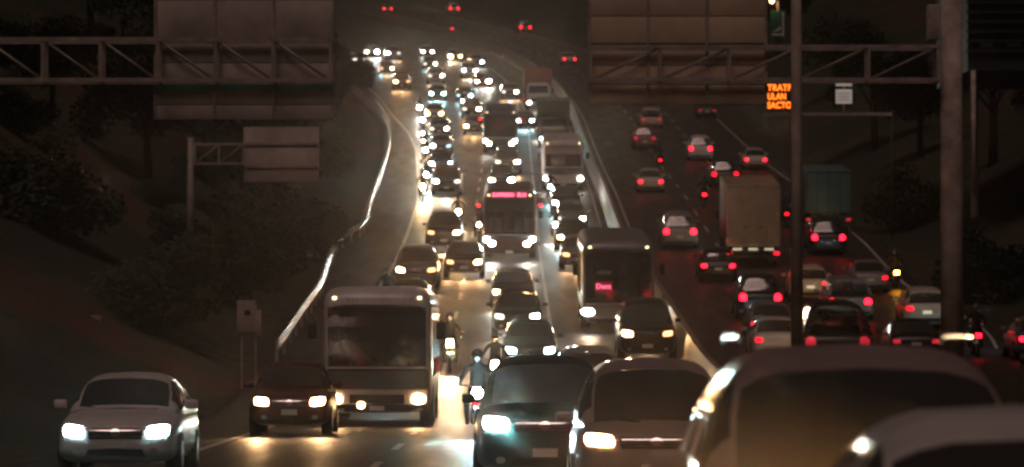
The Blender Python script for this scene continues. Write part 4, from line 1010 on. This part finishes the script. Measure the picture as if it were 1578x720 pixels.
# ------------------------------------------------------------------ trees
def make_tree(h, rad, seed, leafmat, nleaf=8000, bush=False):
    rnd = random.Random(seed); root = empty('tree' if not bush else 'bush')
    q = MB(); top = h * (.45 if not bush else .15)
    q.tube([(0, 0, -.6), (rad * .03, 0, top * .5), (rad * .05, rad * .04, top), (0, rad * .05, h * .8)], [h * .035, h * .028, h * .022, h * .006], 8)
    tips = []
    for k in range(7):
        a_ = k * 2.4 + rnd.random(); z = top * (.7 + .08 * k); r_ = rad * (.5 + .35 * rnd.random()); e_ = (r_ * math.cos(a_), r_ * math.sin(a_), z + h * (.14 + .2 * rnd.random())); tips.append(e_)
        q.tube([(rad * .04, 0, z), (e_[0] * .5, e_[1] * .5, lerp(z, e_[2], .6)), e_], [h * .014, h * .009, h * .003], 5)
    q.build('trunk', M['bark'], root)
    blobs = [(Vector(t), rad * rnd.uniform(.28, .46)) for t in tips] + [(Vector((rnd.gauss(0, .35) * rad, rnd.gauss(0, .35) * rad, lerp(top, h * .92, rnd.random()))), rad * rnd.uniform(.25, .5)) for _ in range(9)]
    v = []; f = []
    for i in range(nleaf):
        c_, r_ = rnd.choice(blobs); d = Vector((rnd.gauss(0, 1), rnd.gauss(0, 1), rnd.gauss(0, .8))).normalized() * r_ * rnd.random() ** .4; p0 = c_ + d
        a_ = Vector((rnd.gauss(0, 1), rnd.gauss(0, 1), rnd.gauss(0, .6))).normalized() * rnd.uniform(.07, .17); b_ = a_.orthogonal().normalized() * a_.length * .6
        n = len(v); v += [p0 - a_, p0 + b_, p0 + a_, p0 - b_]; f.append((n, n + 1, n + 2, n + 3))
    q = MB(); q.add(v, f); q.build('crown', leafmat, root); return root
TREES = [make_tree(8, 3.4, 11, M['leaf_a']), make_tree(6.5, 3.0, 12, M['leaf_b']), make_tree(3.0, 2.2, 13, M['leaf_a'], 5000, True)]
usedt = [False] * 3
def tree(i, px, y, lab, s=1.0, dz=0):
    o = TREES[i] if not usedt[i] else copy_tree(TREES[i]); usedt[i] = True
    X = pxX(px, y); o.location = (X, y, ground_z(X - curve(y), y) + dz); o.rotation_euler = (0, 0, px * .37); o.scale = (s, s, s)
    tag(o, lab, 'tree' if i < 2 else 'bush', 'trees and bushes on the banks')
T = [(0, 375, 205, 'dark leafy tree behind the rounded cantilever sign', 1.05), (0, 330, 215, 'large dark tree above the cantilever sign post', 1.1), (1, 230, 190, 'olive tree between the red bank and the sign post', 1.1),
     (0, 470, 245, 'dark tree behind the guard rail, under the left sign backs', .9), (1, 505, 330, 'olive tree where the guard rail starts to bend', .8), (0, 140, 230, 'tall dark tree high on the red bank', 1.1), (1, 40, 260, 'olive tree behind the left end of the truss', 1.2),
     (0, 270, 250, 'tall dark tree between the two left sign backs and the red bank', 1.3), (1, 190, 270, 'olive tree right of the tallest tree on the red bank', 1.2), (0, 370, 290, 'dark tree showing above the cantilever arm', 1.3), (1, 455, 300, 'olive tree right of the cantilever sign panel', 1.1),
     (2, 340, 140, 'low bush left of the cantilever sign panel', 1), (2, 400, 160, 'round bush under the pale sign panel', 1.0), (2, 455, 185, 'bush beside the guard rail kink', 1.1), (2, 535, 395, 'bush where the far rail ends, faintly green', 1.3),
     (0, 440, 430, 'dark tree on the far left skyline beside the sign edge', 1.2), (2, 240, 120, 'low bush near the small board', .9), (1, 80, 180, 'olive tree above the low concrete walls', .8),
     (0, 1350, 260, 'dark tree behind the right truss', 1), (1, 1420, 240, 'olive tree left of the thick pole', 1), (0, 1530, 215, 'dark tree under the louvred building', 1), (1, 1290, 330, 'olive tree behind the pale two-piece sign', 1.1),
     (0, 1200, 400, 'dark tree beyond the green arrow board', 1.2), (2, 1520, 165, 'bush right of the thick pole, on the verge', 1), (2, 1400, 205, 'bush on the right verge near the amber lamp', 1), (0, 1100, 470, 'dark tree behind the right sign back', 1.3), (1, 985, 500, 'olive tree on the right of the far hill', 1.2)]
for t in T: tree(*t)
SR = random.Random(21)
for k in range(46):                        # scrub dotted over the left slope
    y = SR.uniform(118, 330); u = leftedge(y) - SR.uniform(2.5, 20); o = copy_tree(TREES[2]); X = u + curve(y); sc_ = SR.uniform(.3, .85)
    o.location = (X, y, ground_z(u, y)); o.rotation_euler = (0, 0, SR.uniform(0, 6)); o.scale = (sc_ * 1.2, sc_ * 1.2, sc_); tag(o, 'low dark scrub bush dotting the dim left slope', 'bush', 'scrub on the left slope')

# ------------------------------------------------------------------ night haze over the valley
q = MB(); q.box(-440, 440, -30, 1790, -60, 420)
hz = q.build('haze', M['glass']); hz['kind'] = 'stuff'; hz['label'] = 'thin brown night haze over the road'; hz['category'] = 'haze'
hm = bpy.data.materials.new('night_haze'); hm.use_nodes = True; nt = hm.node_tree; nt.nodes.clear()
ho = nt.nodes.new("ShaderNodeOutputMaterial"); pv = nt.nodes.new("ShaderNodeVolumePrincipled")
pv.inputs['Color'].default_value = (.98, .80, .70, 1); pv.inputs['Density'].default_value = .00013; pv.inputs['Anisotropy'].default_value = .93
nt.links.new(pv.outputs[0], ho.inputs['Volume']); hz.data.materials.clear(); hz.data.materials.append(hm)

# exhaust smoke hanging low in front of the large grey off-roader, lit by its own headlamps
q = MB(); q.ball((.95, 16.2, .95), 1.5, 1.3, .90, 24, 16)
sm = q.build('exhaust_smoke', M['glass']); sm['kind'] = 'stuff'; sm['label'] = 'warm lit exhaust smoke low in front of the large grey off-roader'; sm['category'] = 'smoke'
mm = bpy.data.materials.new('smoke'); mm.use_nodes = True; nt = mm.node_tree; nt.nodes.clear()
ho = nt.nodes.new("ShaderNodeOutputMaterial"); pv = nt.nodes.new("ShaderNodeVolumePrincipled"); pv.inputs['Color'].default_value = (1.0, .82, .68, 1); pv.inputs['Anisotropy'].default_value = .5
tc = nt.nodes.new("ShaderNodeTexCoord"); mp = nt.nodes.new("ShaderNodeMapping"); mp.inputs['Location'].default_value = (-.95 / 1.5, -16.2 / 1.3, -.85 / .9); mp.inputs['Scale'].default_value = (1 / 1.5, 1 / 1.3, 1 / .9)
ln = nt.nodes.new("ShaderNodeVectorMath"); ln.operation = 'LENGTH'; fo = nt.nodes.new("ShaderNodeMapRange"); fo.inputs[1].default_value = 1.0; fo.inputs[2].default_value = .1; fo.inputs[4].default_value = .45
fo.interpolation_type = 'SMOOTHSTEP'
no = nt.nodes.new("ShaderNodeTexNoise"); no.inputs['Scale'].default_value = 1.6; mu = nt.nodes.new("ShaderNodeMath"); mu.operation = 'MULTIPLY'
nt.links.new(tc.outputs['Object'], mp.inputs[0]); nt.links.new(mp.outputs[0], ln.inputs[0]); nt.links.new(ln.outputs['Value'], fo.inputs[0]); nt.links.new(tc.outputs['Object'], no.inputs['Vector'])
nt.links.new(fo.outputs[0], mu.inputs[0]); nt.links.new(no.outputs[0], mu.inputs[1]); nt.links.new(mu.outputs[0], pv.inputs['Density']); nt.links.new(pv.outputs[0], ho.inputs['Volume'])
sm.data.materials.clear(); sm.data.materials.append(mm)
